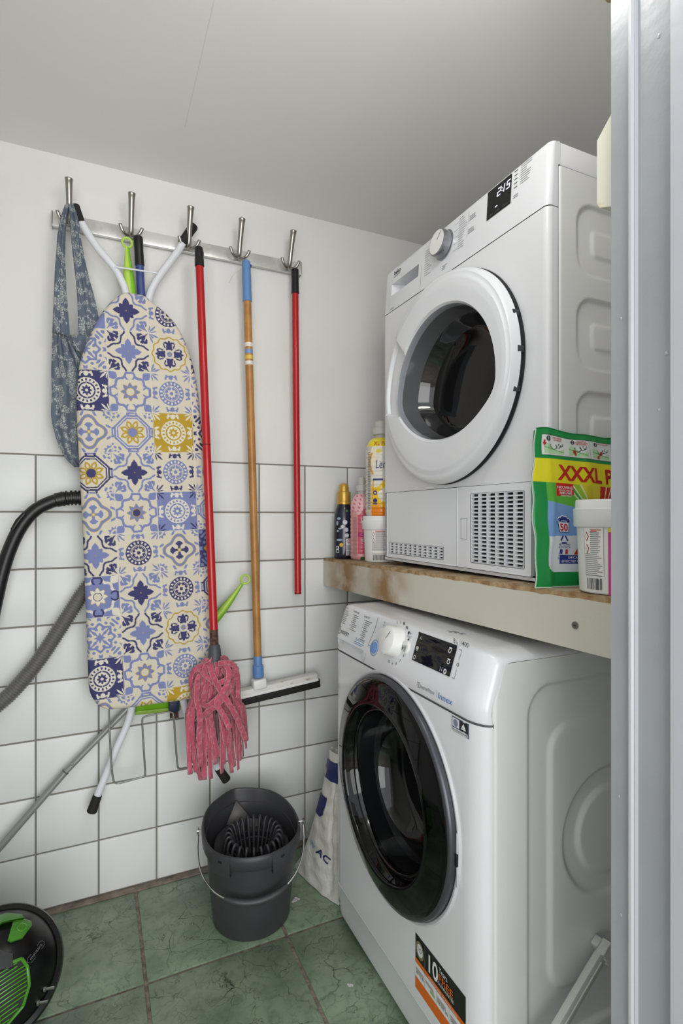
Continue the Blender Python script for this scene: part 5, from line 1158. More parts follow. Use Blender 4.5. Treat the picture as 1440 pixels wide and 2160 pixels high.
MB().lathe([(.0215, .184), (.0222, .186), (.0222, .214), (.0215, .217), (.0165, .219), (.0160, .232), (.0135, .240), (.008, .2445), (.0005, .2455)], 36, (c[0], c[1], z)).build('cap', 'gold', b1, ang=40)
MB().lathe([(.0225, .176), (.0228, .178), (.0215, .186)], 30, (c[0], c[1], z)).build('neck_ring', 'gold', b1)
rf1 = lambda b: float(np.interp(b, [q[1] for q in pr], [q[0] for q in pr])); S1 = surf(c[0], c[1], rf1, z, facing(*c)); rr = random.Random(6)
for (a, b, r_, col) in ((.004, .118, .0075, (196, 198, 210)), (-.004, .104, .0060, (206, 206, 214)), (.008, .094, .0070, (190, 192, 206)), (.010, .076, .0068, (200, 200, 210)), (-.008, .046, .0062, (214, 180, 60)), (.010, .155, .0040, (70, 120, 60))):
    mb = MB(); disc(mb, S1, a, b, r_, n=18); mb.build('printed_flower', mat('flower_print', C(*col), .4), b1)
for (a, b, w_, h_) in ((-.016, .130, .007, .004), (-.014, .062, .011, .0035), (-.020, .090, .004, .004), (-.012, .098, .006, .003), (-.022, .115, .004, .007)):
    mb = MB(); disc(mb, S1, a, b, w_, h_, n=14); mb.build('printed_leaf', mat('leaf_print', C(150, 172, 186), .4), b1)
mb = MB(); patch(mb, S1, .007, .024, .012, .066, 4, 1); lb_ = mb.build('info_label', 'inkw', b1)
S1b = lambda a, b: S1(a, b, .0012)
mb = MB(); [patch(mb, S1b, .0085+.0022*k, .0095+.0022*k, .013, .027) for k in range(7)]; [patch(mb, S1b, .008, .023, .030+.003*k, .0312+.003*k, 3, 1) for k in range(5)]; mb.build('small_print', 'inkd', lb_)
mb = MB(); mb.add([S1b(.015, .050), S1b(.0215, .0575), S1b(.015, .065), S1b(.0085, .0575)], [(0, 1, 2, 3)]); mb.build('hazard_diamond', 'inkr', lb_)
mb = MB(); S1c = lambda a, b: S1(a, b, .0016); mb.add([S1c(.015, .0525), S1c(.0195, .0575), S1c(.015, .0625), S1c(.0105, .0575)], [(0, 1, 2, 3)]); mb.build('hazard_field', 'inkw', lb_)
mb = MB(); patch(mb, lambda a, b: S1(a, b, .002), .0144, .0156, .0565, .0610); patch(mb, lambda a, b: S1(a, b, .002), .0144, .0156, .0540, .0553); mb.build('hazard_mark', 'inkd', lb_)
mb = MB(); patch(mb, S1, -.026, -.016, .020, .042, 3, 1); mb.build('recycling_label', 'inkw', b1)
mb = MB(); patch(mb, S1b, -.0245, -.0195, .033, .040); patch(mb, S1b, -.0225, -.0175, .022, .030); mb.build('recycling_mark', 'inkd', b1)
# --- pink bottle
c = (.763, 1.512); z = ZS(c[1])+.001
b2 = thing('softener_bottle', 'pink ribbed bottle with grey cap beside the gold capped bottle', 'bottle', (c[0], c[1], z), 'laundry bottles on the shelf')
pz = np.linspace(.0, .205, 120); pr = [(.030+.0065*float(smooth(0, .006, q))+.0007*math.cos(q*2*PI/.0128)*(q < .165) if q < .165 else .0365*math.sqrt(max(0, 1-((q-.165)/.048)**2)), q) for q in pz]; pr = [(max(a, .0135), b) for a, b in pr]
rf2 = lambda b: float(np.interp(b, [q[1] for q in pr], [q[0] for q in pr])); a0 = facing(*c)
NA = 96; Pg = np.array([[(c[0]+r_*math.cos(a0-PI+2*PI*k/NA), c[1]+r_*math.sin(a0-PI+2*PI*k/NA), z+b) for r_, b in pr] for k in range(NA+1)])
def pinkcol(arc, b):
    col = np.array(C(206, 92, 112)[:3])*np.ones(arc.shape+(3,)); col[b < .02] = C(222, 160, 168)[:3]; col[(arc < -.013)] = C(204, 150, 150)[:3]
    top = b > .150+.010*np.sin(arc*160); col[top] = C(224, 178, 180)[:3]; col[(b > .150) & (np.sin(arc*300+b*200)*np.sin(b*260) > .55)] = C(196, 90, 110)[:3]
    col[(b > .073) & (b < .086) & (arc > -.012)] = C(176, 40, 120)[:3]; col[np.hypot(arc-.016, b-.040) < .008] = C(70, 70, 120)[:3]; col[np.hypot(arc-.016, b-.040) < .004] = C(206, 92, 112)[:3]; col[(np.hypot((arc-.004)/1.6, b-.006) < .006)] = C(80, 110, 60)[:3]
    return col
arc, bb2 = np.meshgrid(np.array([(2*PI*k/NA-PI)*.0365 for k in range(NA+1)]), np.array([q[1] for q in pr]), indexing='ij')
np_grid_obj('bottle_body', Pg, 'label', b2, pinkcol(arc, bb2))
MB().lathe([(.0145, .202), (.0150, .214), (.0185, .215), (.0185, .232), (.0175, .234), (.0125, .235), (.0120, .255), (.0105, .2575), (.0005, .258)], 30, (c[0], c[1], z)).build('cap', 'capgrey', b2, ang=40)
S2 = surf(c[0], c[1], rf2, z, a0); S2o = lambda a, b: S2(a, b, .0014)
text('bottle_text', 'Le', S2o, -.004, .114, size=.024, m='inkw', parent=b2, shear=.2); text('bottle_text', '40', S2o, -.004, .058, size=.013, m='inkw', parent=b2)
mb = MB(); [patch(mb, S2o, -.030, -.016, .015+.004*k, .0168+.004*k, 3, 1) for k in range(30)]; mb.build('small_print', mat('pink_print', C(170, 120, 120), .5), b2)
# --- white tubs
def tub(c, z, root, h=.135, r=.058, face=None):
    a0 = face if face is not None else facing(*c)
    body = MB().lathe([(r*.84, .0), (r*.87, .002), (r*.94, h*.70), (r*.945, h*.72), (r*.945, h*.9)], 48, (c[0], c[1], z), cap0=True).build('tub_body', mat('tub_white', C(226, 226, 222), .35), root)
    MB().lathe([(r*.945, h*.70), (r*1.0, h*.705), (r*1.02, h*.715), (r*1.03, h*.90), (r*.985, h*.905), (r*.975, h*.985), (r*.955, h*1.0), (r*.93, h*1.0), (r*.92, h*.985), (r*.0005, h*.985)], 56, (c[0], c[1], z)).build('tub_lid', 'white', root, ang=40)
    MB().lathe([(r*1.024, h*.885), (r*1.036, h*.89), (r*1.024, h*.895)], 56, (c[0], c[1], z)).build('lid_ridge', 'white', root)
    return lambda a, b, o=.0006: (c[0]+(r*(.86+.09*b/(h*.8))+o)*math.cos(a0+a/(r*.92)), c[1]+(r*(.86+.09*b/(h*.8))+o)*math.sin(a0+a/(r*.92)), z+b)
def tub_back_label(S, root, a0, a1, h, lines=22, seed=1):
    rr = random.Random(seed); mb = MB(); patch(mb, S, a0, a1, h*.19, h*.70, 8, 1); pl = mb.build('info_panel', mat('panel_white', C(236, 234, 228), .4), root)
    S2_ = lambda a, b: S(a, b, .0011); mb = MB()
    for (p, q, r_, t) in ((a0, a1, h*.19, h*.193), (a0, a0+.0004, h*.19, h*.70), (a1-.0004, a1, h*.19, h*.70)): patch(mb, S2_, p, q, r_, t, 6, 1)
    for k in range(lines):
        b = h*.645-k*h*.0205; patch(mb, S2_, a0+.0015+(.010 if k < 11 else 0), a0+(.010 if k < 11 else 0)+(a1-a0-.012 if k < 11 else a1-a0-.002)*rr.uniform(.7, 1), b-.0005, b+.0006, 6, 1)
    mb.build('small_print', 'ink', pl)
    mb = MB()
    for k in range(2): 
        b = h*(.605-.13*k); mb.add([S2_(a0+.0052, b-.0075), S2_(a0+.0095, b), S2_(a0+.0052, b+.0075), S2_(a0+.0009, b)], [(0, 1, 2, 3)])
    [patch(mb, S2_, a0+.0115, a1-.004-.006*k, h*(.672-.014*k), h*(.681-.014*k), 4, 1) for k in range(2)]
    mb.build('hazard_diamond', 'inkr', pl)
    mb = MB(); S3_ = lambda a, b: S(a, b, .0016)
    for k in range(2):
        b = h*(.605-.13*k); mb.add([S3_(a0+.0052, b-.0058), S3_(a0+.0084, b), S3_(a0+.0052, b+.0058), S3_(a0+.0020, b)], [(0, 1, 2, 3)])
    mb.build('hazard_field', 'inkw', pl)
    mb = MB(); a = a0+.003
    while a < a1-.004: w_ = rr.choice((.0004, .0008, .0012)); patch(mb, S2_, a, a+w_, h*.045, h*.165); a += w_+rr.choice((.0005, .0009, .0013))
    mb.build('barcode', 'inkd', root)
c = (.777, 1.412); z = ZS(c[1])+.0014
tb1 = thing('detergent_tub', 'white plastic tub under the yellow bottle beside the dryer', 'tub', (c[0], c[1], z))
S = tub(c, z, tb1, .135, .056); tub_back_label(S, tb1, -.028, .022, .135, 20, 3)
mb = MB(); patch(mb, S, .026, .034, .100, .108, 2, 1); mb.build('label_field', mat('tub_yellow', C(222, 200, 60), .4), tb1)
# --- yellow bottle on the tub
z = z+.1345; c3 = (.775, 1.410)
b3 = thing('softener_bottle', 'tall yellow and white bottle with grey cap standing on a white tub', 'bottle', (c3[0], c3[1], z), 'laundry bottles on the shelf')
pz = np.linspace(0, .232, 150); R3 = .046
pr = [((R3-.004+.004*float(smooth(0, .006, q))+.0009*math.cos(q*2*PI/.0135)*float(smooth(.20, .14, q))) if q < .185 else .018+(R3-.018)*math.sqrt(max(0, 1-((q-.185)/.047)**2)), q) for q in pz]
rf3 = lambda b: float(np.interp(b, [q[1] for q in pr], [q[0] for q in pr])); a0 = facing(*c3); NA = 140
Pg = np.array([[(c3[0]+r_*math.cos(a0-PI+2*PI*k/NA), c3[1]+r_*math.sin(a0-PI+2*PI*k/NA), z+b) for r_, b in pr] for k in range(NA+1)])
arc, bb3 = np.meshgrid(np.array([(2*PI*k/NA-PI)*R3 for k in range(NA+1)]), np.array([q[1] for q in pr]), indexing='ij')
def yellowcol(a, b):
    col = np.array(C(226, 222, 210)[:3])*np.ones(a.shape+(3,)); t = smooth(.090, .0, b)[..., None]; og = np.array(C(232, 130, 20)[:3]); ye = np.array(C(236, 196, 40)[:3])
    m = (b < .095+.012*np.sin(a*90)) & (a < .02+.03*np.sin(b*60+1)); mixc = ye*(1-smooth(.05, .01, b)[..., None])+og*smooth(.05, .01, b)[..., None]; col[m] = mixc[m]
    col[b < .026] = og; col[(b > .203)] = C(234, 214, 50)[:3]; col[(a < -.030) & (b < .205)] = C(206, 200, 186)[:3]
    a = a+.008; fl = (np.hypot((a+.020)/1.0, (b-.172)/1.5) < .016+.004*np.sin(9*np.arctan2(b-.172, a+.020))); col[fl] = C(240, 226, 196)[:3]; col[(np.abs(a+.022-.006*np.sin(b*70)) < .0035) & (b > .12) & (b < .185)] = C(214, 160, 70)[:3]
    col[np.hypot((a-.002)/1.6, b-.189) < .0058] = C(226, 206, 60)[:3]; col[(np.abs(a+.016-.05*(b-.08)) < .002) & (b > .05) & (b < .11)] = C(226, 160, 50)[:3]
    return col
np_grid_obj('bottle_body', Pg, 'label', b3, yellowcol(arc, bb3))
MB().lathe([(.0185, .229), (.0190, .234), (.0165, .236), (.0165, .241), (.0245, .242), (.0250, .245), (.0250, .258), (.0235, .261), (.0180, .262), (.0175, .278), (.0160, .281), (.0005, .2815)], 36, (c3[0], c3[1], z)).build('cap', 'capgrey', b3, ang=40)
S3 = surf(c3[0], c3[1], rf3, z, a0); S3o = lambda a, b: S3(a, b, .0014)
text('bottle_text', 'XL PACK', S3o, -.021, .2065, width=.060, height=.012, m=mat('xl_orange', C(196, 92, 20), .4), parent=b3, bold=.015)
text('bottle_text', 'Lenor', S3o, -.015, .139, width=.052, height=.026, m='inknavy', parent=b3, shear=.15)
for (b, t_) in ((.068, '55'), (.045, '')):
    mb = MB(); disc(mb, lambda a, q: S3(a, q, .0014), -.017, b, .0065, n=18); mb.build('printed_disc', 'inknavy', b3)
    if t_: text('bottle_text', t_, lambda a, q: S3(a, q, .0019), -.0208, b-.003, width=.0075, height=.006, m='inkw', parent=b3)
mb = MB(); patch(mb, S3o, -.024, .006, .104, .109, 3, 1); mb.build('printed_bar', 'inknavy', b3); mb = MB(); patch(mb, S3o, -.0235, -.0105, .034, .0375, 2, 1); mb.build('printed_bar', 'inknavy', b3)
mb = MB(); [patch(mb, S3o, -.043, -.033, .02+.005*k, .0222+.005*k, 3, 1) for k in range(34)]; mb.build('small_print', 'ink', b3)
# --- second tub at the near end of the shelf
c = (.752, .598); z = ZS(c[1])+.0014
tb2 = thing('detergent_tub', 'white plastic tub with magenta label at the near end of the shelf', 'tub', (c[0], c[1], z))
hh = .146; rr2 = .059; fa = facing(*c)
S = tub(c, z, tb2, hh, rr2); tub_back_label(S, tb2, -.047, -.0145, hh, 23, 7)
mb = MB(); patch(mb, S, -.0085, .075, 0.0, hh*.655, 16, 1); mg = mb.build('front_label', mat('magenta_label', C(196, 20, 122), .35), tb2)
So = lambda a, b: S(a, b, .0012); mb = MB(); patch(mb, So, -.0085, .075, hh*.655, hh*.70, 16, 1); mb.build('label_band', mat('label_yellow', C(232, 204, 40), .35), mg)
text('label_text', 'TOP', lambda a, b: S(a, b, .0018), .002, hh*.660, width=.024, height=hh*.034, m=mat('label_magenta_ink', C(170, 14, 96), .4), parent=mg, bold=.02)
pk2 = mat('label_pink_ghost', C(206, 52, 140), .4)
for k, t_ in enumerate(('STAIN', 'REMOVER', 'OXI', 'STAIN', 'OXI')): text('label_text', t_, So, -.004, hh*(.585-.07*k), width=.030, height=hh*.04, m=pk2, parent=mg)
mb = MB(); [patch(mb, So, a, a+.0065, hh*.345, hh*.39, 1, 1) for a in (.0005, .0085)]; mb.build('social_icon', 'inkw', mg)
text('label_text', 'f', lambda a, b: S(a, b, .0018), .0025, hh*.348, size=.0075, m=mat('label_mag2', C(196, 20, 122), .4), parent=mg)
mb = MB(); disc(mb, lambda a, b: S(a, b, .0018), .0118, hh*.367, .0019, r0=.6, n=14); mb.build('icon_ring', M['inkr'], mg)
text('label_text', '@cleanwith', So, -.003, hh*.315, width=.026, height=.0028, m='inkw', parent=mg, bold=.01); text('label_text', 'www.thep', So, -.001, hh*.292, width=.020, height=.0024, m='inkw', parent=mg); text('label_text', 'Scan for a', So, .001, hh*.262, width=.020, height=.0026, m='inkw', parent=mg)
mb = MB(); disc(mb, So, .0125, hh*.075, .0085, n=24); mb.build('round_badge', mat('badge_blue', C(90, 140, 200), .4), mg)
mb = MB(); So2 = lambda a, b: S(a, b, .0018); [mb.add([So2(.0125, hh*.075), So2(.0125+.006*math.cos(q-.25), hh*.075+.006*math.sin(q-.25)), So2(.0125+.006*math.cos(q+.25), hh*.075+.006*math.sin(q+.25))], [(0, 1, 2)]) for q in np.linspace(.5, 2*PI+.5, 6)[:-1]]; mb.build('badge_star', 'inkw', mg)
# ================================================================== detergent pouch
po = thing('detergent_pouch', 'green and yellow printed plastic pouch leaning against the dryer side', 'pouch', (.79, .69, ZS(.69)))
PW, PH = .215, .276; P0 = Vector((.692, .6935, ZS(.69)+.001)); pu = Vector((.9965, -.083, -.055)).normalized()
def pouch_surf(a, b, o=0.0):
    """a along the width, b up, both in metres"""
    t, v = a/PW, b/PH; bul = .016*np.sin(PI*np.clip(t, 0, 1))**.6*np.sin(PI*np.clip(.06+.86*(1-v), 0, 1))**.7
    wr_ = .0012*np.sin(t*20+v*5)*np.sin(v*9+1)+.0016*np.exp(-((t-.13+.02*np.sin(v*9))/.03)**2)*1.2+.0012*np.exp(-((t-.40-.10*v)/.05)**2)
    top = .0020*np.sin(t*14+.5)*smooth(.85, 1, v); lean = .024*v
    edge = .0015*np.sin(v*26)+.003*np.sin(v*7+.6)
    aa = a+edge*(1-t)**3-.0135+.0205*v
    x = P0.x+pu.x*aa+.0*b; y = P0.y+pu.y*aa+lean-bul-wr_-o; zz = P0.z+pu.z*aa*np.clip(v*2.5, 0.0, 1)+.006*(1-np.clip(v*2.5, 0, 1))*0+b+top+.0025*np.sin(t*9)*smooth(.9, 1, v); return x, y, zz
NA_, NB_ = 190, 250; a_, b_ = np.meshgrid(np.linspace(0, PW, NA_), np.linspace(0, PH, NB_), indexing='ij'); Pp = np.stack(pouch_surf(a_, b_), -1)
def pouch_print(a, b):
    gr = np.array(C(22, 138, 66)[:3]); o = np.empty(a.shape+(3,)); o[:] = gr
    inner = (a > .022) & (b > .026) & (b < .1820) & ~((a < .036) & (b < .040) & (np.hypot(a-.036, b-.040) > .014))
    sky = smooth(.10, .148, b)[..., None]; blue = np.array(C(122, 160, 212)[:3]); wh = np.array(C(214, 220, 224)[:3]); lg = np.array(C(92, 176, 62)[:3]); ye = np.array(C(222, 206, 40)[:3])
    base = wh*np.ones(a.shape+(3,)); edge_b = .088+.06*(a-.022); base[b > edge_b] = blue; hill = .150-.26*(a-.022)*(a > 0)*.62
    g = (b > hill); base[g] = lg
    # rays fanning out from the capsule
    cx_, cy_ = .125, .108; an = np.degrees(np.arctan2(b-cy_, a-cx_)); rd_ = np.hypot(a-cx_, b-cy_)
    for lo, hi, col in ((100, 116, (214, 200, 44)), (84, 100, (222, 206, 60)), (116, 126, (150, 190, 50)), (126, 133, (60, 150, 50)), (58, 84, (196, 44, 26)), (38, 58, (226, 110, 30))):
        m = (an > lo) & (an < hi) & (rd_ > .030) & g | ((an > lo) & (an < hi) & (rd_ > .034) & (b > .14)); base[m] = C(*col)[:3]
    for k in (126, 116, 132, 72, 64): base[(np.abs(an-k) < .9) & (rd_ > .03) & (b > .12)] = C(230, 230, 190)[:3]
    cap = np.hypot((a-cx_)/1.25, b-.108); base[(cap < .034)] = C(60, 72, 118)[:3]; base[(cap < .022)] = C(120, 180, 80)[:3]; base[(cap > .027) & (cap < .029)] = C(120, 134, 176)[:3]; base[cap < .014] = C(196, 216, 200)[:3]
    o[inner] = base[inner]
    band = (b > .1820+.004*np.sin(a*20)*0) & (b < .2245); o[band] = C(222, 214, 36)[:3]
    bx = (a > .012) & (b > .2300) & (b < .2660); rb = (a < .018) & (np.abs(b-.248) > .0125) & (np.hypot(a-.018, np.abs(b-.248)-.0120) > .006); o[bx & ~rb] = C(40, 44, 44)[:3]
    bx2 = (a > .0132) & (b > .2312) & (b < .2648) & ~rb; o[bx2] = C(216, 222, 218)[:3]
    for k, a0_ in enumerate((.0145, .066, .1185, .170)):
        m = bx2 & (a > a0_+.003) & (a < a0_+.043) & (b > .2335) & (b < .2475-.16*(a-a0_-.006)+.004*np.sin((a-a0_)*160)); o[m] = C(176, 214, 166)[:3]
        m2 = m & (np.abs(b-(.2450-.20*(a-a0_-.002))) < .0008); o[m2] = C(90, 170, 90)[:3]
        o[bx2 & (np.abs(a-(a0_+.0485)) < .0004) & (np.sin(b*3000) > 0)] = C(60, 60, 60)[:3]
        hx_, hy_ = a0_+.026, .2475
        for (p, q, r_, w_) in ((hx_-.004, hy_, .0055, .0006), (hx_+.006, hy_+.002, .0045, .0006), (hx_+.011, hy_+.0035, .0035, .0006)):
            o[bx2 & (np.abs(np.hypot((a-p)/1.2, b-q)-r_) < w_) & (b < q+.002)] = C(50, 52, 52)[:3]
    rp_ = (a > .0395) & (a < .0735) & (b < .1820) & (b > .1590+.10*(a-.0395)); o[rp_] = C(200, 36, 32)[:3]
    lb_ = (a > .0450) & (a < .14) & (b > .0400) & (b < .0565); o[lb_] = C(50, 62, 140)[:3]
    return o
np_grid_obj('pouch_front', Pp, 'pouch', po, pouch_print(a_, b_))
Pk = Pp.copy(); Pk[:, :, 1] = P0.y+pu.y*a_+.024*b_/PH+.003+.0*a_; np_grid_obj('pouch_back', Pk[::6, ::6], mat('pouch_back_green', C(22, 130, 66), .3), po)
rim_l = [tuple(Pp[0, j]) for j in range(0, NB_, 4)]; rim_b = [tuple(Pp[i, 0]) for i in range(0, NA_, 4)]; rim_t = [tuple(Pp[i, -1]) for i in range(0, NA_, 4)]
wl = mat('pouch_seal', C(196, 206, 200), .35)
MB().tube(rim_l, .0012, 6).build('side_seal', wl, po); MB().tube(rim_b, .0011, 6).build('bottom_seal', wl, po); MB().tube(rim_t, .0010, 6).build('top_seal', mat('pouch_top_seal', C(22, 138, 66), .3), po)
FP = lambda a, b, o=.0007: tuple(float(q) for q in pouch_surf(np.float64(a), np.float64(b), o))
text('pouch_text', 'XXXL PACK', FP, .0415, .1885, width=.198, height=.0270, m='inkr', parent=po, bold=.03)
text('pouch_text', 'NOUVELLE', FP, .0410, .1725, width=.0300, height=.0048, m='inkw', parent=po, bold=.02); text('pouch_text', 'FRAICHEUR', FP, .0440, .1680, width=.0260, height=.0034, m='inkw', parent=po); text('pouch_text', 'NIEUWE', FP, .0450, .1630, width=.0240, height=.0044, m='inkw', parent=po, bold=.02); text('pouch_text', 'FRISHEID', FP, .0475, .1588, width=.0200, height=.0030, m='inkw', parent=po)
# laundry tub symbol
mb = MB(); mb.add([FP(.0395, .1145, .0006), FP(.0630, .1145, .0006), FP(.0610, .0960, .0006), FP(.0415, .0960, .0006)], [(0, 1, 2, 3)]); mb.build('wash_symbol', 'inknavy', po)
mb = MB(); mb.add([FP(.0408, .1135, .0011), FP(.0617, .1135, .0011), FP(.0600, .0972, .0011), FP(.0425, .0972, .0011)], [(0, 1, 2, 3)]); mb.build('wash_symbol_field', mat('symbol_white', C(226, 228, 232), .4), po)
mb = MB(); [disc(mb, lambda a, b: FP(a, b, .0014), .0435+.0055*k, .1185+.003*math.sin(k*1.2), .0048, n=16) for k in range(4)]; mb.build('foam', 'inkw', po)
mb = MB(); [disc(mb, lambda a, b: FP(a, b, .0018), .0435+.0055*k, .1180+.003*math.sin(k*1.2), .0036, n=16) for k in range(4)]; mb.build('foam', 'inknavy', po)
text('pouch_text', '50', lambda a, b: FP(a, b, .0016), .0432, .0992, width=.0160, height=.0125, m='inkr', parent=po, bold=.03)
mb = MB()
for k in range(3):
    q = PI/2+k*2*PI/3; c_ = (.0515+.0055*math.cos(q+PI/3), .0828+.0055*math.sin(q+PI/3)); d_ = (-math.sin(q+PI/3), math.cos(q+PI/3)); n2 = (math.cos(q+PI/3), math.sin(q+PI/3))
    mb.add([FP(c_[0]+d_[0]*s1+n2[0]*s2, c_[1]+d_[1]*s1+n2[1]*s2) for s1, s2 in ((-.0052, -.0014), (.0052, -.0014), (.0052, .0014), (-.0052, .0014))], [(0, 1, 2, 3)])
mb.build('recycling_mark', 'inknavy', po)
text('pouch_text', 'RECYCLABLE', FP, .0405, .0732, width=.0235, height=.0032, m='inknavy', parent=po, bold=.01)
mb = MB(); [disc(mb, FP, .0440+.0080*k, .0700, .0038, .0020, r0=.75, n=16) for k in range(3)]; mb.build('country_oval', 'inknavy', po)
mb = MB(); patch(mb, FP, .0435, .0490, .0580, .0660); mb.build('flag_blue', 'inknavy', po); mb = MB(); patch(mb, FP, .0545, .0595, .0580, .0660); mb.build('flag_red', 'inkr', po)
text('pouch_text', 'FABRIQUE', FP, .0420, .0535, width=.0205, height=.0032, m='inknavy', parent=po, bold=.01); text('pouch_text', 'EN FRANCE', FP, .0410, .0495-.0005, width=.0220, height=.0032, m='inknavy', parent=po, bold=.01)
text('pouch_text', 'A', FP, .0715, .0590, width=.030, height=.030, m='inkr', parent=po, shear=.25, bold=.05)
text('pouch_text', 'EFFICACE SUR', FP, .0610, .0498, width=.038, height=.0042, m='inkw', parent=po); text('pouch_text', 'EFFECTIEF OP HARD', FP, .0490, .0430, width=.056, height=.0045, m='inkw', parent=po)
for k, a0_ in enumerate((.0145, .066, .1185)):
    mb = MB(); disc(mb, FP, a0_+.0105, .2590, .0042, n=20); mb.build('step_disc', 'inkd', po); text('pouch_text', '123'[k], lambda a, b: FP(a, b, .0013), a0_+.0088, .2565, size=.0068, m='inkw', parent=po, bold=.02)
for (t_, a, b, w_) in (('DECHIRER', .034, .2602, .020), ('SCHEUR', .036, .2565, .016), ('TROUVER LA', .0865, .2605, .020), ('LANGUETTE / ZOEK', .0805, .2575, .029), ('HET STROOKJE', .0845, .2545, .022), ('TIRER LA LANGUETTE', .1330, .2605, .028)): text('pouch_text', t_, FP, a, b, width=w_, height=.0026, m='inkr', parent=po, bold=.02)
def parrow(a, b, ang, s=.0042):
    ca, sa = math.cos(ang), math.sin(ang); mb = MB(); mb.add([FP(a+ca*p-sa*q, b+sa*p+ca*q, .0011) for p, q in ((-s, -s*.35), (0, -s*.35), (0, -s*.9), (s*1.2, 0), (0, s*.9), (0, s*.35), (-s, s*.35))], [(0, 1, 2, 3, 4, 5, 6)]); mb.build('print_arrow', 'inkr', po)
parrow(.0175, .2520, -PI/2); parrow(.080, .2395, 2.0, .005); parrow(.140, .2430, 1.0); parrow(.134, .2360, 4.1)
# ================================================================== canister vacuum cleaner (only its front is in view)
VC = Vector((-.178, 1.262, .165)); vax = Vector((.14, -.70, .70)).normalized(); vs_ = vax.cross(Vector((0, 0, 1))).normalized()*1; vs_ = vs_ if vs_.x > 0 else -vs_; vu = vax.cross(vs_); vu = vu if vu.z > 0 else -vu
vac = thing('vacuum_cleaner', 'black and green canister vacuum cleaner on the floor at lower left', 'vacuum cleaner', (VC.x, VC.y, 0))
MB().lathe([(.060, -.16), (.108, -.13), (.120, -.06), (.122, -.03), (.118, -.025)], 64, VC, vax, cap0=True).build('rear_housing', 'vacblack', vac)
MB().lathe([(.112, -.030), (.124, -.028), (.129, -.020), (.130, -.008), (.126, .002), (.116, .004)], 72, VC, vax).build('bumper_ring', 'vacblack', vac, ang=50)
def VS(r): return .004+.085*max(0, 1-(r/.1165)**2.6)
MB().lathe([(.1165, .0)]+[(r, VS(r)) for r in np.linspace(.1155, .0005, 18)], 72, VC, vax).build('front_cover', 'vacblack', vac, ang=40)
def FV(a, b, o=.001):
    r = math.hypot(a, b); p = VC+vs_*a+vu*b+vax*(VS(min(r, .1155))+o); return tuple(p)
def vpatch(poly, name, m, h=.004, k=5, parent=vac):
    cx_ = sum(p[0] for p in poly)/len(poly); cy_ = sum(p[1] for p in poly)/len(poly); rim = []
    for (a, b) in zip(poly, poly[1:]+poly[:1]):
        for q in range(k): rim.append((a[0]+(b[0]-a[0])*q/k, a[1]+(b[1]-a[1])*q/k))
    Gq = np.array([[FV(p[0], p[1], -.002)]+[FV(cx_+(p[0]-cx_)*s, cy_+(p[1]-cy_)*s, h*(1 if s < .97 else .55)) for s in (1, .96, .7, .4, .02)] for p in rim]); return MB().grid(Gq, closeu=True).build(name, m, parent, ang=40)
vpatch([(-.062, .100), (.020, .098), (.050, .082), (.052, .072), (.010, .076), (-.030, .062), (-.062, .050)], 'carry_handle', 'vacgreen', .014)
bt = vpatch([(.030, .074), (.052, .072), (.066, .062), (.066, .052), (.044, .030), (.022, .030), (.016, .036)], 'release_button', 'vacgreen', .008)
MB().tube([tuple(Vector(FV(.045+.009*math.cos(a), .053+.008*math.sin(a), .0085))) for a in np.linspace(0, 2*PI, 25)], .0007, 6, caps=False).build('button_emblem', mat('emblem_green', C(96, 168, 60), .3), bt)
vpatch([(-.05, .030), (.002, .026), (.026, .008), (.024, -.016), (.002, -.012), (-.05, -.02)], 'dust_flap', mat('vac_dark_grey', C(34, 34, 35), .4), .007)
# green grille: frame and slats
gpoly = [(-.080, -.024), (-.020, -.012), (.018, -.006), (.040, -.006), (.050, -.024), (.052, -.054), (.040, -.082), (.010, -.100), (-.030, -.106), (-.080, -.08)]
gf = vpatch([(a*.96-.001, b) for a, b in gpoly], 'grille_back', mat('vac_filter_grey', C(44, 46, 45), .7), .001)
for (a, b) in zip(gpoly, gpoly[1:]+gpoly[:1]): MB().tube([FV(a[0]+(b[0]-a[0])*q/5, a[1]+(b[1]-a[1])*q/5, .003) for q in range(6)], .0034, 8).build('grille_frame', 'vacgreen', gf)
for k in range(20):
    pts = []
    for q in range(9):
        a = -.078+.125*q/8; b = -.120+.0066*k+.028*(q/8)
        ins = False; n_g = len(gpoly); j = n_g-1
        for i in range(n_g):
            if (gpoly[i][1] > b) != (gpoly[j][1] > b) and a < (gpoly[j][0]-gpoly[i][0])*(b-gpoly[i][1])/(gpoly[j][1]-gpoly[i][1])+gpoly[i][0]: ins = not ins
            j = i
        if ins: pts.append(FV(a, b, .003))
    if len(pts) > 1: MB().tube(pts, .0016, 6).build('grille_slat', 'vacgreen', gf)
MB().tube([FV(-.012+.002*q, -.014-.016*q, .004) for q in range(6)], .0030, 6).build('grille_bar', 'vacgreen', gf)
ta = math.radians(42)
def FVT(a, b): return FV(.052+a*math.cos(ta)-b*math.sin(ta), -.014+a*math.sin(ta)+b*math.cos(ta), .0016)
text('maker_name', 'monzana', FVT, .004, -.004, width=.034, height=.0062, m=mat('vac_print_grey', C(120, 120, 122), .5), parent=vac)
mb = MB()
for k in range(40):
    a0_, a1_ = 2*PI*k/40, 2*PI*(k+1)/40; f_ = lambda q, r_: FVT(.021+max(-.017, min(.017, .017*math.copysign(1, math.cos(q))))*1+ (r_)*math.cos(q), -.0015+r_*math.sin(q))
    mb.add([f_(a0_, .0062), f_(a1_, .0062), f_(a1_, .0056), f_(a0_, .0056)], [(0, 1, 2, 3)])
mb.build('name_outline', M['ink'], vac)
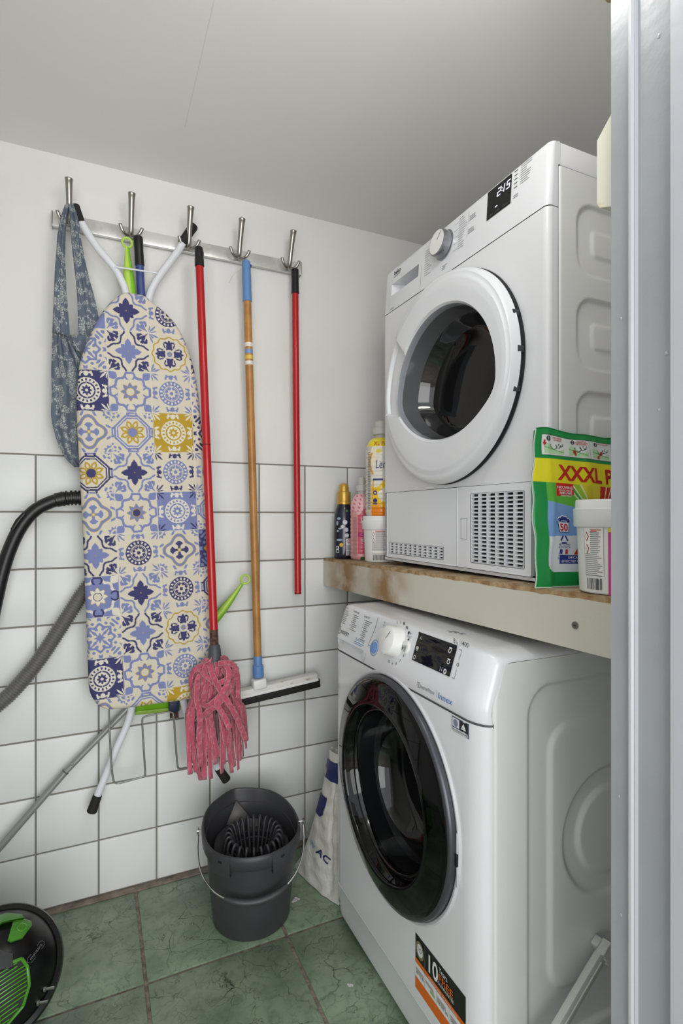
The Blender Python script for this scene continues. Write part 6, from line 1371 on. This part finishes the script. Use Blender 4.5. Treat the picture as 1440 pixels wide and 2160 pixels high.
for (a, b) in ((.084, -.068), (.070, -.086)):
    p = Vector(FV(a*.98, b*.98, -.002)); d = (vs_*.8-vu*.25+vax*.25).normalized(); MB().lathe([(.006, 0), (.006, .004), (.0032, .005), (.0032, .020), (.0005, .021)], 14, p, d).build('plug_pin', 'chrome', vac)
MB().box((VC.x-.10, VC.y-.02, 0), (VC.x+.06, VC.y+.16, .05), .012).build('foot_base', 'vacblack', vac)
for sx in (-.11, .07): MB().lathe([(.0005, -.012), (.034, -.012), (.038, -.006), (.038, .006), (.034, .012), (.0005, .012)], 32, (VC.x+sx, VC.y+.11, .038), (1, 0, 0)).build('wheel', 'vacblack', vac)
vac.scale = (.92, .92, .92)
# ================================================================== pale plastic bar leaning beside the washer
stk = thing('plastic_bar', 'pale plastic bar with a hollow end fitting beside the washing machine', 'plastic bar', (.42, .63, 0))
s1 = Vector(hy(1272, 2004, .692)); s0 = Vector(hy(1178, 2165, .672)); sd_ = (s1-s0).normalized(); s0 = s0+sd_*(-(s0.z-.014)/sd_.z)
sn = Vector((0, -1, 0)); sn = (sn-sd_*sn.dot(sd_)).normalized(); sb = sd_.cross(sn); sb = sb if sb.z > 0 else -sb
frs = Matrix(((sd_.x, sn.x, sb.x, s0.x), (sd_.y, sn.y, sb.y, s0.y), (sd_.z, sn.z, sb.z, s0.z), (0, 0, 0, 1))); Ls_ = (s1-s0).length
pale = mat('pale_grey_plastic', C(206, 208, 200), .45)
MB().box((0, -.006, -.0125), (Ls_, .007, .0125), .003, 2, frs).build('bar', pale, stk)
MB().box((0, .0065, -.0020), (Ls_-.02, .0085, .0020), .0008, 1, frs).build('centre_rib', pale, stk)
ef = MB()
for (y0_, y1_, z0_, z1_) in ((-.004, .014, -.013, -.0105), (-.004, .014, .0105, .013), (-.004, -.0015, -.013, .013), (.0115, .014, -.013, .013), (-.004, .014, -.001, .001)): ef.box((Ls_-.014, y0_, z0_), (Ls_+.014, y1_, z1_), .0006, 1, frs)
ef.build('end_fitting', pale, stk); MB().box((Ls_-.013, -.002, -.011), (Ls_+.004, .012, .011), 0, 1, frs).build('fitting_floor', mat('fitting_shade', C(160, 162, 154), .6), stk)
MB().box((Ls_-.006, -.020, -.010), (Ls_+.014, -.005, .010), .003, 2, frs).build('end_lug', pale, stk)
# ================================================================== lint on the floor
for (x, y, s, lab) in ((622, 1900, .016, 'small grey fluff of lint on the floor beside the bucket'), (738, 2078, .008, 'tiny grey fluff on the green tiles before the washing machine')):
    d = _ray(x, y); t = -CAM_H/d[2]; p = (d[0]*t, d[1]*t); rl = random.Random(x); mb = MB()
    for k in range(9): mb.lathe([(.0003, .0035), (.3*s*rl.uniform(.4, 1), .002), (.34*s*rl.uniform(.4, 1), .0002)], 8, (p[0]+rl.gauss(0, s*.35), p[1]+rl.gauss(0, s*.3), 0))
    tag(mb.build('lint', 'lint'), lab, 'lint')
# printed matter too fine to pick apart stays one part each
for o in COL.objects:
    if o.parent is not None and o.name.split('.')[0] in ('programme_list', 'small_print', 'label_small_print', 'display_symbols', 'barcode', 'push_and_go_lines', 'scuff_mark', 'display_keys', 'indicator_bars', 'country_oval', 'foam', 'bristles'):
        o['kind'] = 'stuff'
